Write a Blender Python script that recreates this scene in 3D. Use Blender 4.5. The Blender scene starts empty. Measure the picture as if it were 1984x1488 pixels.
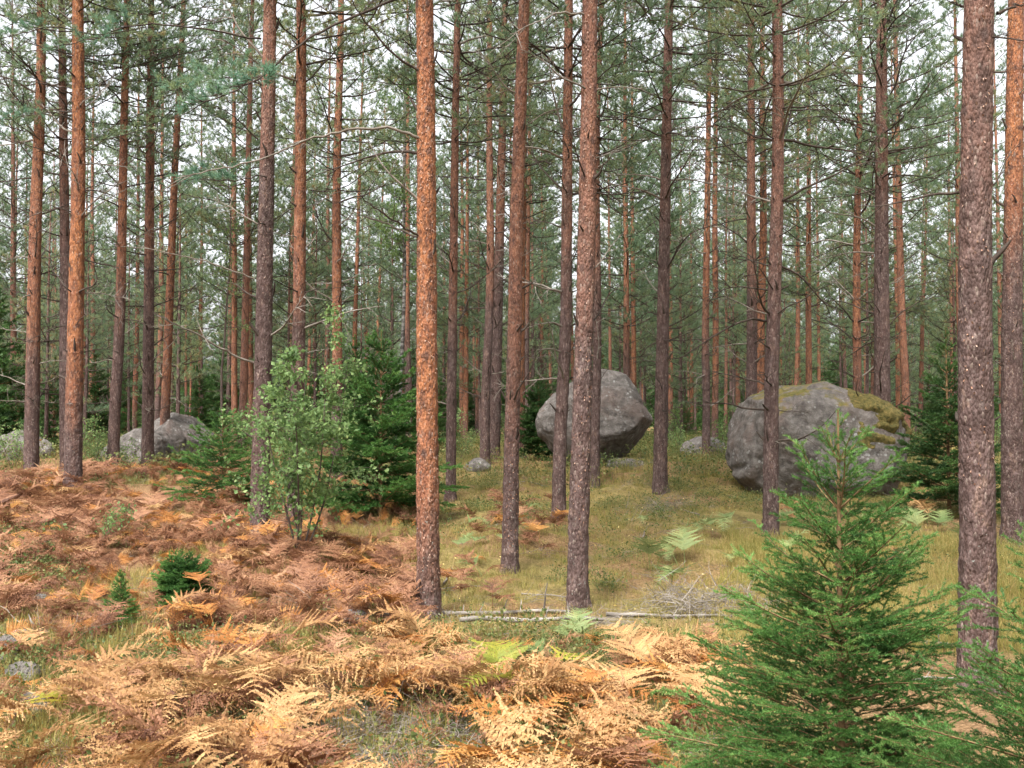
import bpy, math, random
import numpy as np
from math import radians, pi

# ------------------------------------------------------------------ camera, sky, sun, exposure
SC = bpy.context.scene
COL = SC.collection
F_PX, CX, CY = 2000.0, 992.0, 744.0            # focal length in photo pixels, photo centre
PITCH = radians(2.2)
EYE = 1.6
cam_data = bpy.data.cameras.new('camera')
cam_data.sensor_width = 36.0
cam_data.lens = 36.0 * F_PX / 1984.0
cam_data.clip_start = 0.05
cam_data.clip_end = 2000.0
cam = bpy.data.objects.new('camera', cam_data)
cam.location = (0, 0, EYE)
cam.rotation_euler = (radians(90) + PITCH, 0, 0)
COL.objects.link(cam)
SC.camera = cam

SUN_EL, SUN_AZ = radians(56), radians(205)      # compass-like: from behind the camera, a little to the left
world = bpy.data.worlds.new('World')
SC.world = world
world.use_nodes = True
nt = world.node_tree
nt.nodes.clear()
n_out = nt.nodes.new('ShaderNodeOutputWorld')
n_bg = nt.nodes.new('ShaderNodeBackground')
n_sky = nt.nodes.new('ShaderNodeTexSky')
n_sky.sky_type = 'NISHITA'
n_sky.sun_disc = False
n_sky.sun_elevation = SUN_EL
n_sky.sun_rotation = SUN_AZ
n_sky.air_density = 1.0
n_sky.dust_density = 6.0
n_sky.ozone_density = 1.0
n_hs = nt.nodes.new('ShaderNodeHueSaturation')   # overcast: the cloud layer takes the blue out of the whole sky
n_hs.inputs['Saturation'].default_value = 0.16
n_bg.inputs['Strength'].default_value = 0.15
nt.links.new(n_sky.outputs[0], n_hs.inputs['Color'])
nt.links.new(n_hs.outputs[0], n_bg.inputs['Color'])
nt.links.new(n_bg.outputs[0], n_out.inputs['Surface'])

sun_data = bpy.data.lights.new('sun', 'SUN')
sun_data.energy = 1.5
sun_data.angle = radians(11)
sun_data.color = (1.0, 0.955, 0.89)
sun = bpy.data.objects.new('sun', sun_data)
_sd = np.array([math.sin(SUN_AZ) * math.cos(SUN_EL), math.cos(SUN_AZ) * math.cos(SUN_EL), math.sin(SUN_EL)])
from mathutils import Vector, Matrix
sun.rotation_euler = Vector(_sd).to_track_quat('Z', 'Y').to_euler()
sun.location = (0, 0, 40)
COL.objects.link(sun)

SC.view_settings.view_transform = 'Standard'
SC.view_settings.look = 'None'
SC.view_settings.exposure = 1.75
SC.view_settings.gamma = 1.0
SC.view_settings.use_curve_mapping = False
cy = SC.cycles
cy.max_bounces = 5
cy.diffuse_bounces = 3
cy.glossy_bounces = 2
cy.transmission_bounces = 4
cy.transparent_max_bounces = 4
cy.use_denoising = True
cy.use_adaptive_sampling = True
cy.adaptive_threshold = 0.015
cy.caustics_reflective = False
cy.caustics_refractive = False

# ------------------------------------------------------------------ noise, terrain, pixel rays
def _hash(ix, iy, iz, seed):
    h = (ix.astype(np.int64) * 374761393 + iy.astype(np.int64) * 668265263 + iz.astype(np.int64) * 2147483647 + seed * 974634791) & 0xFFFFFFFF
    h = ((h ^ (h >> 13)) * 1274126177) & 0xFFFFFFFF
    h = ((h ^ (h >> 16)) * 2246822519) & 0xFFFFFFFF
    return ((h ^ (h >> 15)) & 0xFFFFFF) / float(0xFFFFFF)

def vnoise(x, y, z=None, seed=0):
    x = np.asarray(x, float); y = np.asarray(y, float)
    z = np.zeros_like(x) if z is None else np.asarray(z, float)
    ix, iy, iz = np.floor(x), np.floor(y), np.floor(z)
    fx, fy, fz = x - ix, y - iy, z - iz
    fx, fy, fz = fx*fx*(3-2*fx), fy*fy*(3-2*fy), fz*fz*(3-2*fz)
    r = 0
    for a in (0, 1):
        for b in (0, 1):
            for c in (0, 1):
                w = (fx if a else 1-fx) * (fy if b else 1-fy) * (fz if c else 1-fz)
                r = r + w * _hash(ix+a, iy+b, iz+c, seed)
    return r

def sstep(a, b, x):
    t = np.clip((np.asarray(x, float) - a) / (b - a), 0, 1)
    return t*t*(3-2*t)

HUMPS = [(-6.0, 16.5, 0.30, 2.6, 2.2), (2.9, 20.0, 0.16, 1.6, 1.8), (-4.0, 12.5, 0.08, 1.6, 1.4), (-2.3, 11.0, 0.14, 0.7, 0.45),
         (-0.62, 10.9, 0.16, 0.38, 0.3), (0.15, 12.3, 0.14, 0.6, 0.35), (-0.3, 14.5, 0.1, 0.8, 0.5), (1.9, 17.2, 0.16, 0.9, 0.5),
         (-3.6, 7.4, 0.10, 0.7, 0.35), (-2.6, 5.4, -0.08, 0.6, 0.4), (4.2, 12.0, 0.12, 1.0, 0.6), (1.1, 19.5, 0.12, 1.2, 0.6)]
def terrain(x, y):
    x = np.asarray(x, float); y = np.asarray(y, float)
    z = 0.9 * sstep(7, 28, y)
    z = z + 0.16*(vnoise(x/3.1+7.3, y/3.1+2.1, seed=1)-0.5) * sstep(5, 12, np.abs(y)+np.abs(x)*0.5)
    z = z + 0.13*(vnoise(x/1.05, y/1.05, seed=2)-0.5) + 0.075*(vnoise(x/0.42, y/0.42, seed=3)-0.5) + 0.022*(vnoise(x/0.16, y/0.16, seed=4)-0.5)
    for hx, hy, hh, sx, sy in HUMPS:
        z = z + hh*np.exp(-((x-hx)/sx)**2 - ((y-hy)/sy)**2)
    z = z + 6.0*sstep(90, 260, np.hypot(x, y))*(0.4+vnoise(x/60, y/60, seed=5))
    return z
def tz(x, y): return float(terrain(x, y))

_cp, _sp = math.cos(PITCH), math.sin(PITCH)
def ray(px, py):
    a, b = (px-CX)/F_PX, (CY-py)/F_PX
    return np.array([a, _cp - b*_sp, _sp + b*_cp])
def at(px, py, d):                       # the point on that line of sight at ground distance d
    r = ray(px, py); return np.array([0, 0, EYE]) + r*(d/r[1])
def hit(px, py):                         # where that line of sight meets the terrain
    r = ray(px, py); o = np.array([0, 0, EYE])
    ds = np.arange(2.5, 90, 0.02)
    P = o[None] + r[None]*(ds/r[1])[:, None]
    below = P[:, 2] <= terrain(P[:, 0], P[:, 1])
    k = int(np.argmax(below)) if below.any() else len(ds)-1
    return P[k]
def foot(px, d):                         # the ground under a vertical line of the photo at distance d
    x = (px-CX)/F_PX*d
    return np.array([x, d, tz(x, d)])

# ------------------------------------------------------------------ mesh building
class Geo:
    def __init__(self): self.V = []; self.T = []; self.Q = []; self.A = []; self.n = 0; self.TM = []; self.QM = []
    def add(self, V, F, a=0.0, mat=0):
        V = np.asarray(V, float).reshape(-1, 3); F = np.asarray(F, int)
        if len(V) == 0: return
        self.V.append(V)
        self.A.append(np.full(len(V), a) if np.isscalar(a) else np.asarray(a, float))
        (self.T if F.shape[1] == 3 else self.Q).append(F + self.n)
        (self.TM if F.shape[1] == 3 else self.QM).append(np.full(len(F), mat, int))
        self.n += len(V)
    def mesh(self, name, mats, smooth=False):
        V = np.concatenate(self.V).astype(np.float32)
        T = np.concatenate(self.T) if self.T else np.zeros((0, 3), int)
        Q = np.concatenate(self.Q) if self.Q else np.zeros((0, 4), int)
        TM = np.concatenate(self.TM) if self.TM else np.zeros(0, int)
        QM = np.concatenate(self.QM) if self.QM else np.zeros(0, int)
        me = bpy.data.meshes.new(name)
        me.vertices.add(len(V)); me.vertices.foreach_set('co', V.ravel())
        nl = T.size + Q.size
        me.loops.add(nl)
        me.loops.foreach_set('vertex_index', np.concatenate([T.ravel(), Q.ravel()]).astype(np.int32))
        me.polygons.add(len(T)+len(Q))
        st = np.concatenate([np.arange(len(T))*3, T.size + np.arange(len(Q))*4]).astype(np.int32)
        me.polygons.foreach_set('loop_start', st)
        me.polygons.foreach_set('material_index', np.concatenate([TM, QM]).astype(np.int32))
        me.polygons.foreach_set('use_smooth', np.full(len(T)+len(Q), smooth))
        at_ = me.attributes.new('tint', 'FLOAT', 'POINT')
        at_.data.foreach_set('value', np.concatenate(self.A).astype(np.float32))
        for m in (mats if isinstance(mats, (list, tuple)) else [mats]): me.materials.append(m)
        me.update(calc_edges=True)
        return me

def tube_vf(P, R, sides=5, cap=False):
    P = np.asarray(P, float); n = len(P); R = np.broadcast_to(np.asarray(R, float), (n,))
    D = np.gradient(P, axis=0); D /= np.linalg.norm(D, axis=1)[:, None] + 1e-12
    up = np.array([0, 0, 1.0]) if abs(D.mean(0)[2]) < 0.85*np.linalg.norm(D.mean(0))+1e-9 else np.array([1.0, 0, 0])
    A = np.cross(D, up); A /= np.linalg.norm(A, axis=1)[:, None] + 1e-12
    B = np.cross(A, D)
    t = np.arange(sides)*2*pi/sides
    V = P[:, None] + R[:, None, None]*(np.cos(t)[None, :, None]*A[:, None] + np.sin(t)[None, :, None]*B[:, None])
    i = np.arange(n-1)[:, None]*sides; j = np.arange(sides)[None]; k = (j+1) % sides
    Q = np.stack([i+j, i+k, i+sides+k, i+sides+j], -1).reshape(-1, 4)
    V = V.reshape(-1, 3)
    return V, Q
def tube(g, P, R, sides=5, a=0.0, mat=0):
    V, Q = tube_vf(P, R, sides); g.add(V, Q, a, mat)

def unit(v):
    v = np.asarray(v, float)
    return v/(np.linalg.norm(v, axis=-1, keepdims=True)+1e-12)

def blades(g, P, D, L, W, rng, a=0.0, mat=0, side=None):
    """thin triangles: needles"""
    n = len(P)
    if n == 0: return
    s = np.cross(D, unit(rng.normal(size=(n, 3)))) if side is None else side
    s = unit(s)*(np.asarray(W).reshape(-1, 1)*0.5)
    V = np.stack([P-s, P+s, P+D*np.asarray(L).reshape(-1, 1)], 1).reshape(-1, 3)
    T = np.arange(3*n).reshape(-1, 3)
    aa = a if np.isscalar(a) else np.repeat(a, 3)
    g.add(V, T, aa, mat)

def needle_spray(g, P, D, rng, n, L, W, spread, shoot=0.0, a=0.0, mat=0, up=0.0):
    """n needles round each shoot P with direction D"""
    N = len(P)
    if N == 0: return
    P = np.repeat(P, n, 0); D = np.repeat(D, n, 0)
    r = rng.normal(size=(N*n, 3)); r[:, 2] += up
    r -= (r*D).sum(1)[:, None]*D; r = unit(r)
    ang = rng.uniform(spread[0], spread[1], N*n)[:, None]
    d = D*np.cos(ang) + r*np.sin(ang)
    P = P + D*(rng.uniform(0, 1, N*n)*shoot)[:, None]
    aa = a if np.isscalar(a) else np.repeat(a, n)
    blades(g, P, d, L*rng.uniform(0.75, 1.15, N*n), W*rng.uniform(0.8, 1.2, N*n), rng, aa, mat)

# ------------------------------------------------------------------ materials
def new_mat(name):
    m = bpy.data.materials.new(name); m.use_nodes = True
    t = m.node_tree; t.nodes.clear()
    out = t.nodes.new('ShaderNodeOutputMaterial')
    return m, t, out
def N(t, kind, **kw):
    n = t.nodes.new('ShaderNode'+kind)
    for k, v in kw.items():
        if k == 'ins':
            for kk, vv in v.items():
                if hasattr(vv, 'is_output') or isinstance(vv, bpy.types.NodeSocket): t.links.new(vv, n.inputs[kk])
                else: n.inputs[kk].default_value = vv
        else: setattr(n, k, v)
    return n
def noise(t, vec, scale, detail=3, rough=0.55, dist=0.0):
    return N(t, 'TexNoise', ins={'Vector': vec, 'Scale': scale, 'Detail': detail, 'Roughness': rough, 'Distortion': dist}).outputs['Fac']
def ramp(t, fac, stops, interp='LINEAR'):
    r = N(t, 'ValToRGB', ins={'Fac': fac}); r.color_ramp.interpolation = interp
    e = r.color_ramp.elements
    while len(e) > 1: e.remove(e[-1])
    e[0].position = stops[0][0]; c = stops[0][1]; e[0].color = (*c, 1) if len(c) == 3 else c
    for p, c in stops[1:]:
        q = e.new(p); q.color = (*c, 1)
    return r.outputs['Color']
def math_(t, op, a, b=None, c=None, clamp=False):
    n = N(t, 'Math', operation=op); n.use_clamp = clamp
    for i, v in enumerate((a, b, c)):
        if v is None: continue
        if isinstance(v, bpy.types.NodeSocket): t.links.new(v, n.inputs[i])
        else: n.inputs[i].default_value = v
    return n.outputs[0]
def mix(t, f, a, b, blend='MIX'):
    n = N(t, 'MixRGB', blend_type=blend)
    for i, v in enumerate((f, a, b)):
        if isinstance(v, bpy.types.NodeSocket): t.links.new(v, n.inputs[i])
        else: n.inputs[i].default_value = v if i == 0 else (*v, 1)
    return n.outputs[0]
def mapr(t, v, a, b, c=0.0, d=1.0):
    return N(t, 'MapRange', interpolation_type='SMOOTHSTEP', ins={0: v, 1: a, 2: b, 3: c, 4: d}).outputs[0]
def grey(x): return (x, x, x)

def leaf_mat(name, stops, transl=0.35, rough=0.55, nscale=1.2, tint_mix=None, obj_var=0.25, spec=0.3):
    """foliage: colour from large noise over the plant, per-piece tint, per-object randomness; light passes through"""
    m, t, out = new_mat(name)
    geo = N(t, 'NewGeometry'); oi = N(t, 'ObjectInfo')
    tint = N(t, 'Attribute', attribute_name='tint').outputs['Fac']
    f = noise(t, geo.outputs['Position'], nscale, 2, 0.6)
    f2 = math_(t, 'ADD', math_(t, 'MULTIPLY', f, 0.7), math_(t, 'MULTIPLY', oi.outputs['Random'], obj_var))
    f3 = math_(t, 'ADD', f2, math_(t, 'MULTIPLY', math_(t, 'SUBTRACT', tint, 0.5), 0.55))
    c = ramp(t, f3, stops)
    if tint_mix is not None:
        c = mix(t, mapr(t, tint, tint_mix[1], tint_mix[2]), c, tint_mix[0])
    p = N(t, 'BsdfPrincipled', ins={'Base Color': c, 'Roughness': rough, 'Specular IOR Level': spec})
    tr = N(t, 'BsdfTranslucent', ins={'Color': c})
    ms = N(t, 'MixShader', ins={0: transl, 1: p.outputs[0], 2: tr.outputs[0]})
    t.links.new(ms.outputs[0], out.inputs[0])
    return m

def bark_mat(name, far=False):
    """Scots pine: grey-brown plates low down, orange flaking bark higher up; Object colour R is the height of the change (x20 m), G the strength"""
    m, t, out = new_mat(name)
    tc = N(t, 'TexCoord').outputs['Object']; oi = N(t, 'ObjectInfo')
    sep = N(t, 'SeparateXYZ', ins={0: tc})
    oc = N(t, 'SeparateColor', ins={0: oi.outputs['Color']})
    off = N(t, 'VectorMath', operation='ADD', ins={0: tc}); 
    cmb = N(t, 'CombineXYZ', ins={0: math_(t, 'MULTIPLY', oi.outputs['Random'], 37.0), 2: math_(t, 'MULTIPLY', oi.outputs['Random'], 91.0)})
    t.links.new(cmb.outputs[0], off.inputs[1]); v = off.outputs[0]
    st = N(t, 'Mapping', ins={'Vector': v, 'Scale': (1, 1, 0.35)}).outputs[0]
    big = noise(t, N(t, 'Mapping', ins={'Vector': v, 'Scale': (4, 4, 1)}).outputs[0], 1.2, 3)
    zt = math_(t, 'MULTIPLY', oc.outputs[0], 20.0)
    dz = math_(t, 'ADD', math_(t, 'SUBTRACT', sep.outputs[2], zt), math_(t, 'MULTIPLY', math_(t, 'SUBTRACT', big, 0.5), 3.0))
    orange_f = math_(t, 'MULTIPLY', mapr(t, dz, -1.0, 1.0), oc.outputs[1])
    fine = noise(t, st, 34, 4, 0.65)
    plates = N(t, 'TexVoronoi', feature='F1', ins={'Vector': N(t, 'Mapping', ins={'Vector': v, 'Scale': (1, 1, 0.45)}).outputs[0], 'Scale': 75.0, 'Randomness': 1.0})
    low = ramp(t, fine, [(0.30, (0.024, 0.017, 0.016)), (0.46, (0.066, 0.047, 0.044)), (0.6, (0.115, 0.084, 0.079)), (0.78, (0.23, 0.195, 0.18))])
    low = mix(t, math_(t, 'MULTIPLY', big, 0.55), low, (0.115, 0.056, 0.042))
    up = ramp(t, fine, [(0.30, (0.06, 0.022, 0.012)), (0.43, (0.21, 0.078, 0.03)), (0.57, (0.33, 0.13, 0.05)), (0.75, (0.47, 0.235, 0.115))])
    up = mix(t, mapr(t, big, 0.3, 0.75, 0.0, 0.6), up, (0.21, 0.085, 0.055))
    up = mix(t, math_(t, 'MULTIPLY', oc.outputs[2], 0.75), up, (0.16, 0.086, 0.067))
    c = mix(t, orange_f, low, up)
    mott = noise(t, N(t, 'Mapping', ins={'Vector': v, 'Scale': (1, 1, 0.4)}).outputs[0], 15, 3, 0.7)
    c = mix(t, mapr(t, mott, 0.53, 0.38, 0, 0.5), c, (0.035, 0.022, 0.018))
    c = mix(t, mapr(t, mott, 0.58, 0.7, 0, 0.35), c, (0.30, 0.20, 0.15))
    pv = N(t, 'SeparateColor', ins={0: plates.outputs['Color']})
    c = mix(t, mapr(t, pv.outputs[0], 0.86, 0.9, 0, 0.55), c, (0.05, 0.028, 0.022))
    c = mix(t, mapr(t, pv.outputs[1], 0.93, 0.95, 0, 0.35), c, (0.30, 0.24, 0.20))
    if not far:      # lichen on the butt of the trunk
        li = mapr(t, noise(t, v, 48, 3, 0.6), 0.66, 0.7)
        lf = math_(t, 'MULTIPLY', li, mapr(t, math_(t, 'SUBTRACT', 1.6, sep.outputs[2]), 0.0, 1.0, 0.15, 0.8))
        c = mix(t, lf, c, (0.26, 0.28, 0.25))
    knot = N(t, 'Attribute', attribute_name='tint').outputs['Fac']
    c = mix(t, math_(t, 'MULTIPLY', mapr(t, math_(t, 'ADD', knot, math_(t, 'MULTIPLY', math_(t, 'SUBTRACT', fine, 0.5), 0.9)), 0.35, 0.9), 0.72), c, (0.05, 0.03, 0.026))
    p = N(t, 'BsdfPrincipled', ins={'Base Color': c, 'Roughness': 0.85, 'Specular IOR Level': 0.25})
    if not far:
        b = N(t, 'Bump', ins={'Strength': 0.9, 'Distance': 0.02, 'Height': math_(t, 'ADD', fine, math_(t, 'MULTIPLY', plates.outputs['Distance'], -0.6))})
        t.links.new(b.outputs[0], p.inputs['Normal'])
    t.links.new(p.outputs[0], out.inputs[0])
    return m

def simple_mat(name, stops, scale=20, rough=0.85, bump=0.4, dist=0.01, detail=4, spec=0.2, stretch=(1, 1, 1), coord='Object'):
    m, t, out = new_mat(name)
    tc = N(t, 'TexCoord').outputs[coord]; oi = N(t, 'ObjectInfo')
    off = N(t, 'VectorMath', operation='ADD', ins={0: tc, 1: N(t, 'CombineXYZ', ins={0: math_(t, 'MULTIPLY', oi.outputs['Random'], 50.0)}).outputs[0]}).outputs[0]
    v = N(t, 'Mapping', ins={'Vector': off, 'Scale': stretch}).outputs[0]
    f = noise(t, v, scale, detail, 0.6)
    c = ramp(t, math_(t, 'ADD', f, math_(t, 'MULTIPLY', math_(t, 'SUBTRACT', oi.outputs['Random'], 0.5), 0.15)), stops)
    p = N(t, 'BsdfPrincipled', ins={'Base Color': c, 'Roughness': rough, 'Specular IOR Level': spec})
    if bump:
        b = N(t, 'Bump', ins={'Strength': bump, 'Distance': dist, 'Height': f}); t.links.new(b.outputs[0], p.inputs['Normal'])
    t.links.new(p.outputs[0], out.inputs[0])
    return m

def rock_mat(name, moss=0.3, pink=0.3):
    m, t, out = new_mat(name)
    geo = N(t, 'NewGeometry'); tc = N(t, 'TexCoord').outputs['Object']
    nz = N(t, 'SeparateXYZ', ins={0: geo.outputs['Normal']}).outputs[2]
    big = noise(t, tc, 1.6, 5, 0.6, 0.4); mid = noise(t, tc, 7, 6, 0.7); fine = noise(t, tc, 60, 3, 0.7)
    c = ramp(t, mid, [(0.28, (0.055, 0.048, 0.043)), (0.5, (0.17, 0.15, 0.135)), (0.7, (0.31, 0.285, 0.26))])
    c = mix(t, mapr(t, big, 0.45, 0.7, 0, pink), c, (0.20, 0.125, 0.10))
    c = mix(t, mapr(t, fine, 0.35, 0.7, 0.0, 0.5), c, (0.10, 0.095, 0.09))
    spots = N(t, 'TexVoronoi', ins={'Vector': tc, 'Scale': 13.0})
    pale = math_(t, 'MULTIPLY', mapr(t, spots.outputs['Distance'], 0.34, 0.26), mapr(t, noise(t, tc, 2.6, 3), 0.5, 0.62))
    c = mix(t, math_(t, 'MULTIPLY', pale, 0.55), c, (0.42, 0.42, 0.40))
    c = mix(t, mapr(t, noise(t, tc, 3.3, 4, 0.6, 0.5), 0.6, 0.7, 0, 0.65), c, (0.06, 0.055, 0.05))
    mo = math_(t, 'ADD', nz, math_(t, 'MULTIPLY', math_(t, 'SUBTRACT', noise(t, tc, 2.4, 5, 0.7), 0.5), 2.2))
    mo = mapr(t, mo, 1.25 - moss, 1.6 - moss)
    mc = ramp(t, noise(t, tc, 9, 4), [(0.3, (0.07, 0.075, 0.018)), (0.55, (0.17, 0.14, 0.04)), (0.75, (0.26, 0.15, 0.06))])
    c = mix(t, mo, c, mc)
    p = N(t, 'BsdfPrincipled', ins={'Base Color': c, 'Roughness': 0.9, 'Specular IOR Level': 0.2})
    b = N(t, 'Bump', ins={'Strength': 1.0, 'Distance': 0.08, 'Height': math_(t, 'ADD', mid, math_(t, 'MULTIPLY', fine, 0.4))})
    t.links.new(b.outputs[0], p.inputs['Normal'])
    t.links.new(p.outputs[0], out.inputs[0])
    return m

def ground_mat():
    m, t, out = new_mat('forest_floor')
    pos = N(t, 'NewGeometry').outputs['Position']
    big = noise(t, pos, 0.55, 4, 0.6, 0.3); mid = noise(t, pos, 2.6, 5, 0.65); fine = noise(t, pos, 38, 4, 0.7)
    moss = ramp(t, mid, [(0.3, (0.08, 0.07, 0.022)), (0.48, (0.19, 0.16, 0.054)), (0.64, (0.28, 0.215, 0.083)), (0.8, (0.18, 0.18, 0.046))])
    lit = ramp(t, fine, [(0.3, (0.06, 0.033, 0.02)), (0.5, (0.19, 0.10, 0.055)), (0.7, (0.36, 0.22, 0.13))])
    c = mix(t, mapr(t, big, 0.42, 0.6, 0.15, 0.8), moss, lit)
    c = mix(t, mapr(t, fine, 0.35, 0.65, 0.35, 0.0), c, (0.04, 0.03, 0.015))
    sx = N(t, 'SeparateXYZ', ins={0: pos})
    leftf = mapr(t, math_(t, 'ADD', sx.outputs[0], math_(t, 'MULTIPLY', math_(t, 'SUBTRACT', big, 0.5), 3.0)), -0.6, -2.4, 0.0, 0.75)
    c = mix(t, leftf, c, lit)
    p = N(t, 'BsdfPrincipled', ins={'Base Color': c, 'Roughness': 0.95, 'Specular IOR Level': 0.1})
    b = N(t, 'Bump', ins={'Strength': 0.9, 'Distance': 0.03, 'Height': math_(t, 'ADD', fine, mid)})
    t.links.new(b.outputs[0], p.inputs['Normal'])
    t.links.new(p.outputs[0], out.inputs[0])
    return m

M = {}
M['ground'] = ground_mat()
M['bark'] = bark_mat('pine_bark'); M['bark_far'] = bark_mat('pine_bark_plain', far=True)
M['twig'] = simple_mat('dead_pine_branch', [(0.3, (0.03, 0.021, 0.017)), (0.6, (0.065, 0.05, 0.04)), (0.8, (0.17, 0.145, 0.125))], 9, 0.9, 0)
M['greytwig'] = simple_mat('bleached_branch', [(0.3, (0.11, 0.09, 0.07)), (0.55, (0.19, 0.165, 0.14)), (0.8, (0.33, 0.30, 0.265))], 12, 0.85, 0.3)
M['log'] = simple_mat('bleached_log', [(0.3, (0.06, 0.05, 0.04)), (0.5, (0.17, 0.15, 0.13)), (0.75, (0.33, 0.30, 0.27))], 14, 0.8, 0.5, 0.006, stretch=(0.25, 1, 1))
M['flake'] = simple_mat('peeling_bark', [(0.3, (0.13, 0.055, 0.032)), (0.52, (0.22, 0.115, 0.075)), (0.76, (0.42, 0.33, 0.27))], 60, 0.8, 0)
M['pine'] = leaf_mat('pine_needles', [(0.12, (0.105, 0.17, 0.10)), (0.42, (0.165, 0.24, 0.135)), (0.62, (0.225, 0.275, 0.13)), (0.80, (0.30, 0.22, 0.10)), (0.95, (0.30, 0.17, 0.08))], 0.5, nscale=0.8, obj_var=0.22)
M['pine_near'] = leaf_mat('pine_needles_blue', [(0.15, (0.085, 0.175, 0.12)), (0.5, (0.13, 0.24, 0.15)), (0.85, (0.22, 0.26, 0.11))], 0.5, nscale=1.5)
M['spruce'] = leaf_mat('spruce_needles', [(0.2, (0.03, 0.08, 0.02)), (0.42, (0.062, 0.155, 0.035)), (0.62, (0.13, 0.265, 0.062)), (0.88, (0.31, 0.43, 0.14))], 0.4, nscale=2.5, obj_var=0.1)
M['spruce_dark'] = leaf_mat('dark_spruce_needles', [(0.2, (0.03, 0.072, 0.022)), (0.5, (0.06, 0.13, 0.034)), (0.8, (0.115, 0.21, 0.055)), (0.95, (0.16, 0.27, 0.075))], 0.4, nscale=1.5, obj_var=0.15)  # darker green needle colour of the spruces farther back
M['sprucetwig'] = simple_mat('spruce_twig', [(0.3, (0.10, 0.06, 0.03)), (0.7, (0.24, 0.15, 0.075))], 20, 0.85, 0)
M['birchleaf'] = leaf_mat('birch_leaves', [(0.2, (0.10, 0.17, 0.06)), (0.45, (0.18, 0.28, 0.095)), (0.7, (0.29, 0.39, 0.15)), (0.9, (0.52, 0.48, 0.13))], 0.5, nscale=2.5, obj_var=0.1)
M['birchstem'] = simple_mat('brown_stem', [(0.3, (0.05, 0.035, 0.028)), (0.7, (0.13, 0.10, 0.085))], 12, 0.85, 0.2)
M['birchbark'] = simple_mat('birch_bark', [(0.40, (0.05, 0.045, 0.04)), (0.5, (0.17, 0.165, 0.15)), (0.65, (0.30, 0.295, 0.27))], 6, 0.7, 0.2, stretch=(1, 1, 2.5))
M['fern_straw'] = leaf_mat('straw_bracken', [(0.15, (0.18, 0.082, 0.034)), (0.4, (0.35, 0.19, 0.078)), (0.65, (0.455, 0.29, 0.132)), (0.95, (0.50, 0.335, 0.128))], 0.3, nscale=7.0, rough=0.6)
M['fern_orange'] = leaf_mat('orange_bracken', [(0.2, (0.24, 0.085, 0.026)), (0.45, (0.38, 0.16, 0.045)), (0.7, (0.48, 0.24, 0.07)), (0.95, (0.52, 0.285, 0.065))], 0.3, nscale=3.0, rough=0.6)
M['fern_rust'] = leaf_mat('rust_bracken', [(0.2, (0.10, 0.042, 0.024)), (0.42, (0.225, 0.102, 0.054)), (0.66, (0.33, 0.17, 0.09)), (0.95, (0.45, 0.29, 0.155))], 0.3, nscale=5.0, rough=0.6)
M['fern_yellow'] = leaf_mat('yellow_green_bracken', [(0.2, (0.16, 0.20, 0.03)), (0.5, (0.28, 0.28, 0.04)), (0.9, (0.42, 0.34, 0.05))], 0.4, nscale=3.0)
M['fern_green'] = leaf_mat('green_bracken', [(0.2, (0.12, 0.18, 0.06)), (0.5, (0.22, 0.28, 0.11)), (0.9, (0.36, 0.38, 0.15))], 0.4, nscale=3.0)
M['grass'] = leaf_mat('dry_grass', [(0.15, (0.13, 0.145, 0.032)), (0.4, (0.27, 0.245, 0.066)), (0.62, (0.38, 0.30, 0.108)), (0.85, (0.46, 0.30, 0.135))], 0.4, nscale=1.6, obj_var=0.3)
M['heath'] = leaf_mat('blueberry_leaves', [(0.2, (0.055, 0.085, 0.025)), (0.5, (0.12, 0.15, 0.045)), (0.8, (0.22, 0.21, 0.07)), (0.95, (0.30, 0.15, 0.06))], 0.35, nscale=1.5, obj_var=0.3)
M['moss'] = simple_mat('golden_moss', [(0.3, (0.03, 0.03, 0.010)), (0.5, (0.085, 0.072, 0.022)), (0.7, (0.16, 0.115, 0.04))], 22, 0.95, 1.0, 0.03)
M['rock'] = rock_mat('granite', 0.12, 0.5); M['rock_moss'] = rock_mat('mossy_granite', 0.55, 0.45); M['rock_pale'] = rock_mat('pale_granite', 0.1, 0.15)
M['stump'] = simple_mat('rotten_wood', [(0.3, (0.035, 0.022, 0.016)), (0.55, (0.12, 0.07, 0.05)), (0.8, (0.25, 0.17, 0.13))], 14, 0.95, 0.6, stretch=(1, 1, 0.3))
M['leaflitter'] = simple_mat('fallen_birch_leaf', [(0.3, (0.60, 0.42, 0.08)), (0.6, (0.70, 0.60, 0.30)), (0.8, (0.75, 0.68, 0.5))], 3, 0.7, 0, coord='Generated')

# ------------------------------------------------------------------ objects
def obj(name, me, parent=None, loc=(0, 0, 0), rot=(0, 0, 0), scale=1.0, **props):
    o = bpy.data.objects.new(name, me)
    COL.objects.link(o)
    o.location = loc; o.rotation_euler = rot
    o.scale = (scale,)*3 if np.isscalar(scale) else scale
    if parent is not None: o.parent = parent
    for k, v in props.items(): o[k] = v
    return o
def thing(name, label, category, loc, rot=(0, 0, 0), scale=1.0, group=None):
    o = obj(name, None, None, loc, rot, scale, label=label, category=category)
    o.empty_display_size = 0.2
    if group: o['group'] = group
    return o

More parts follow.
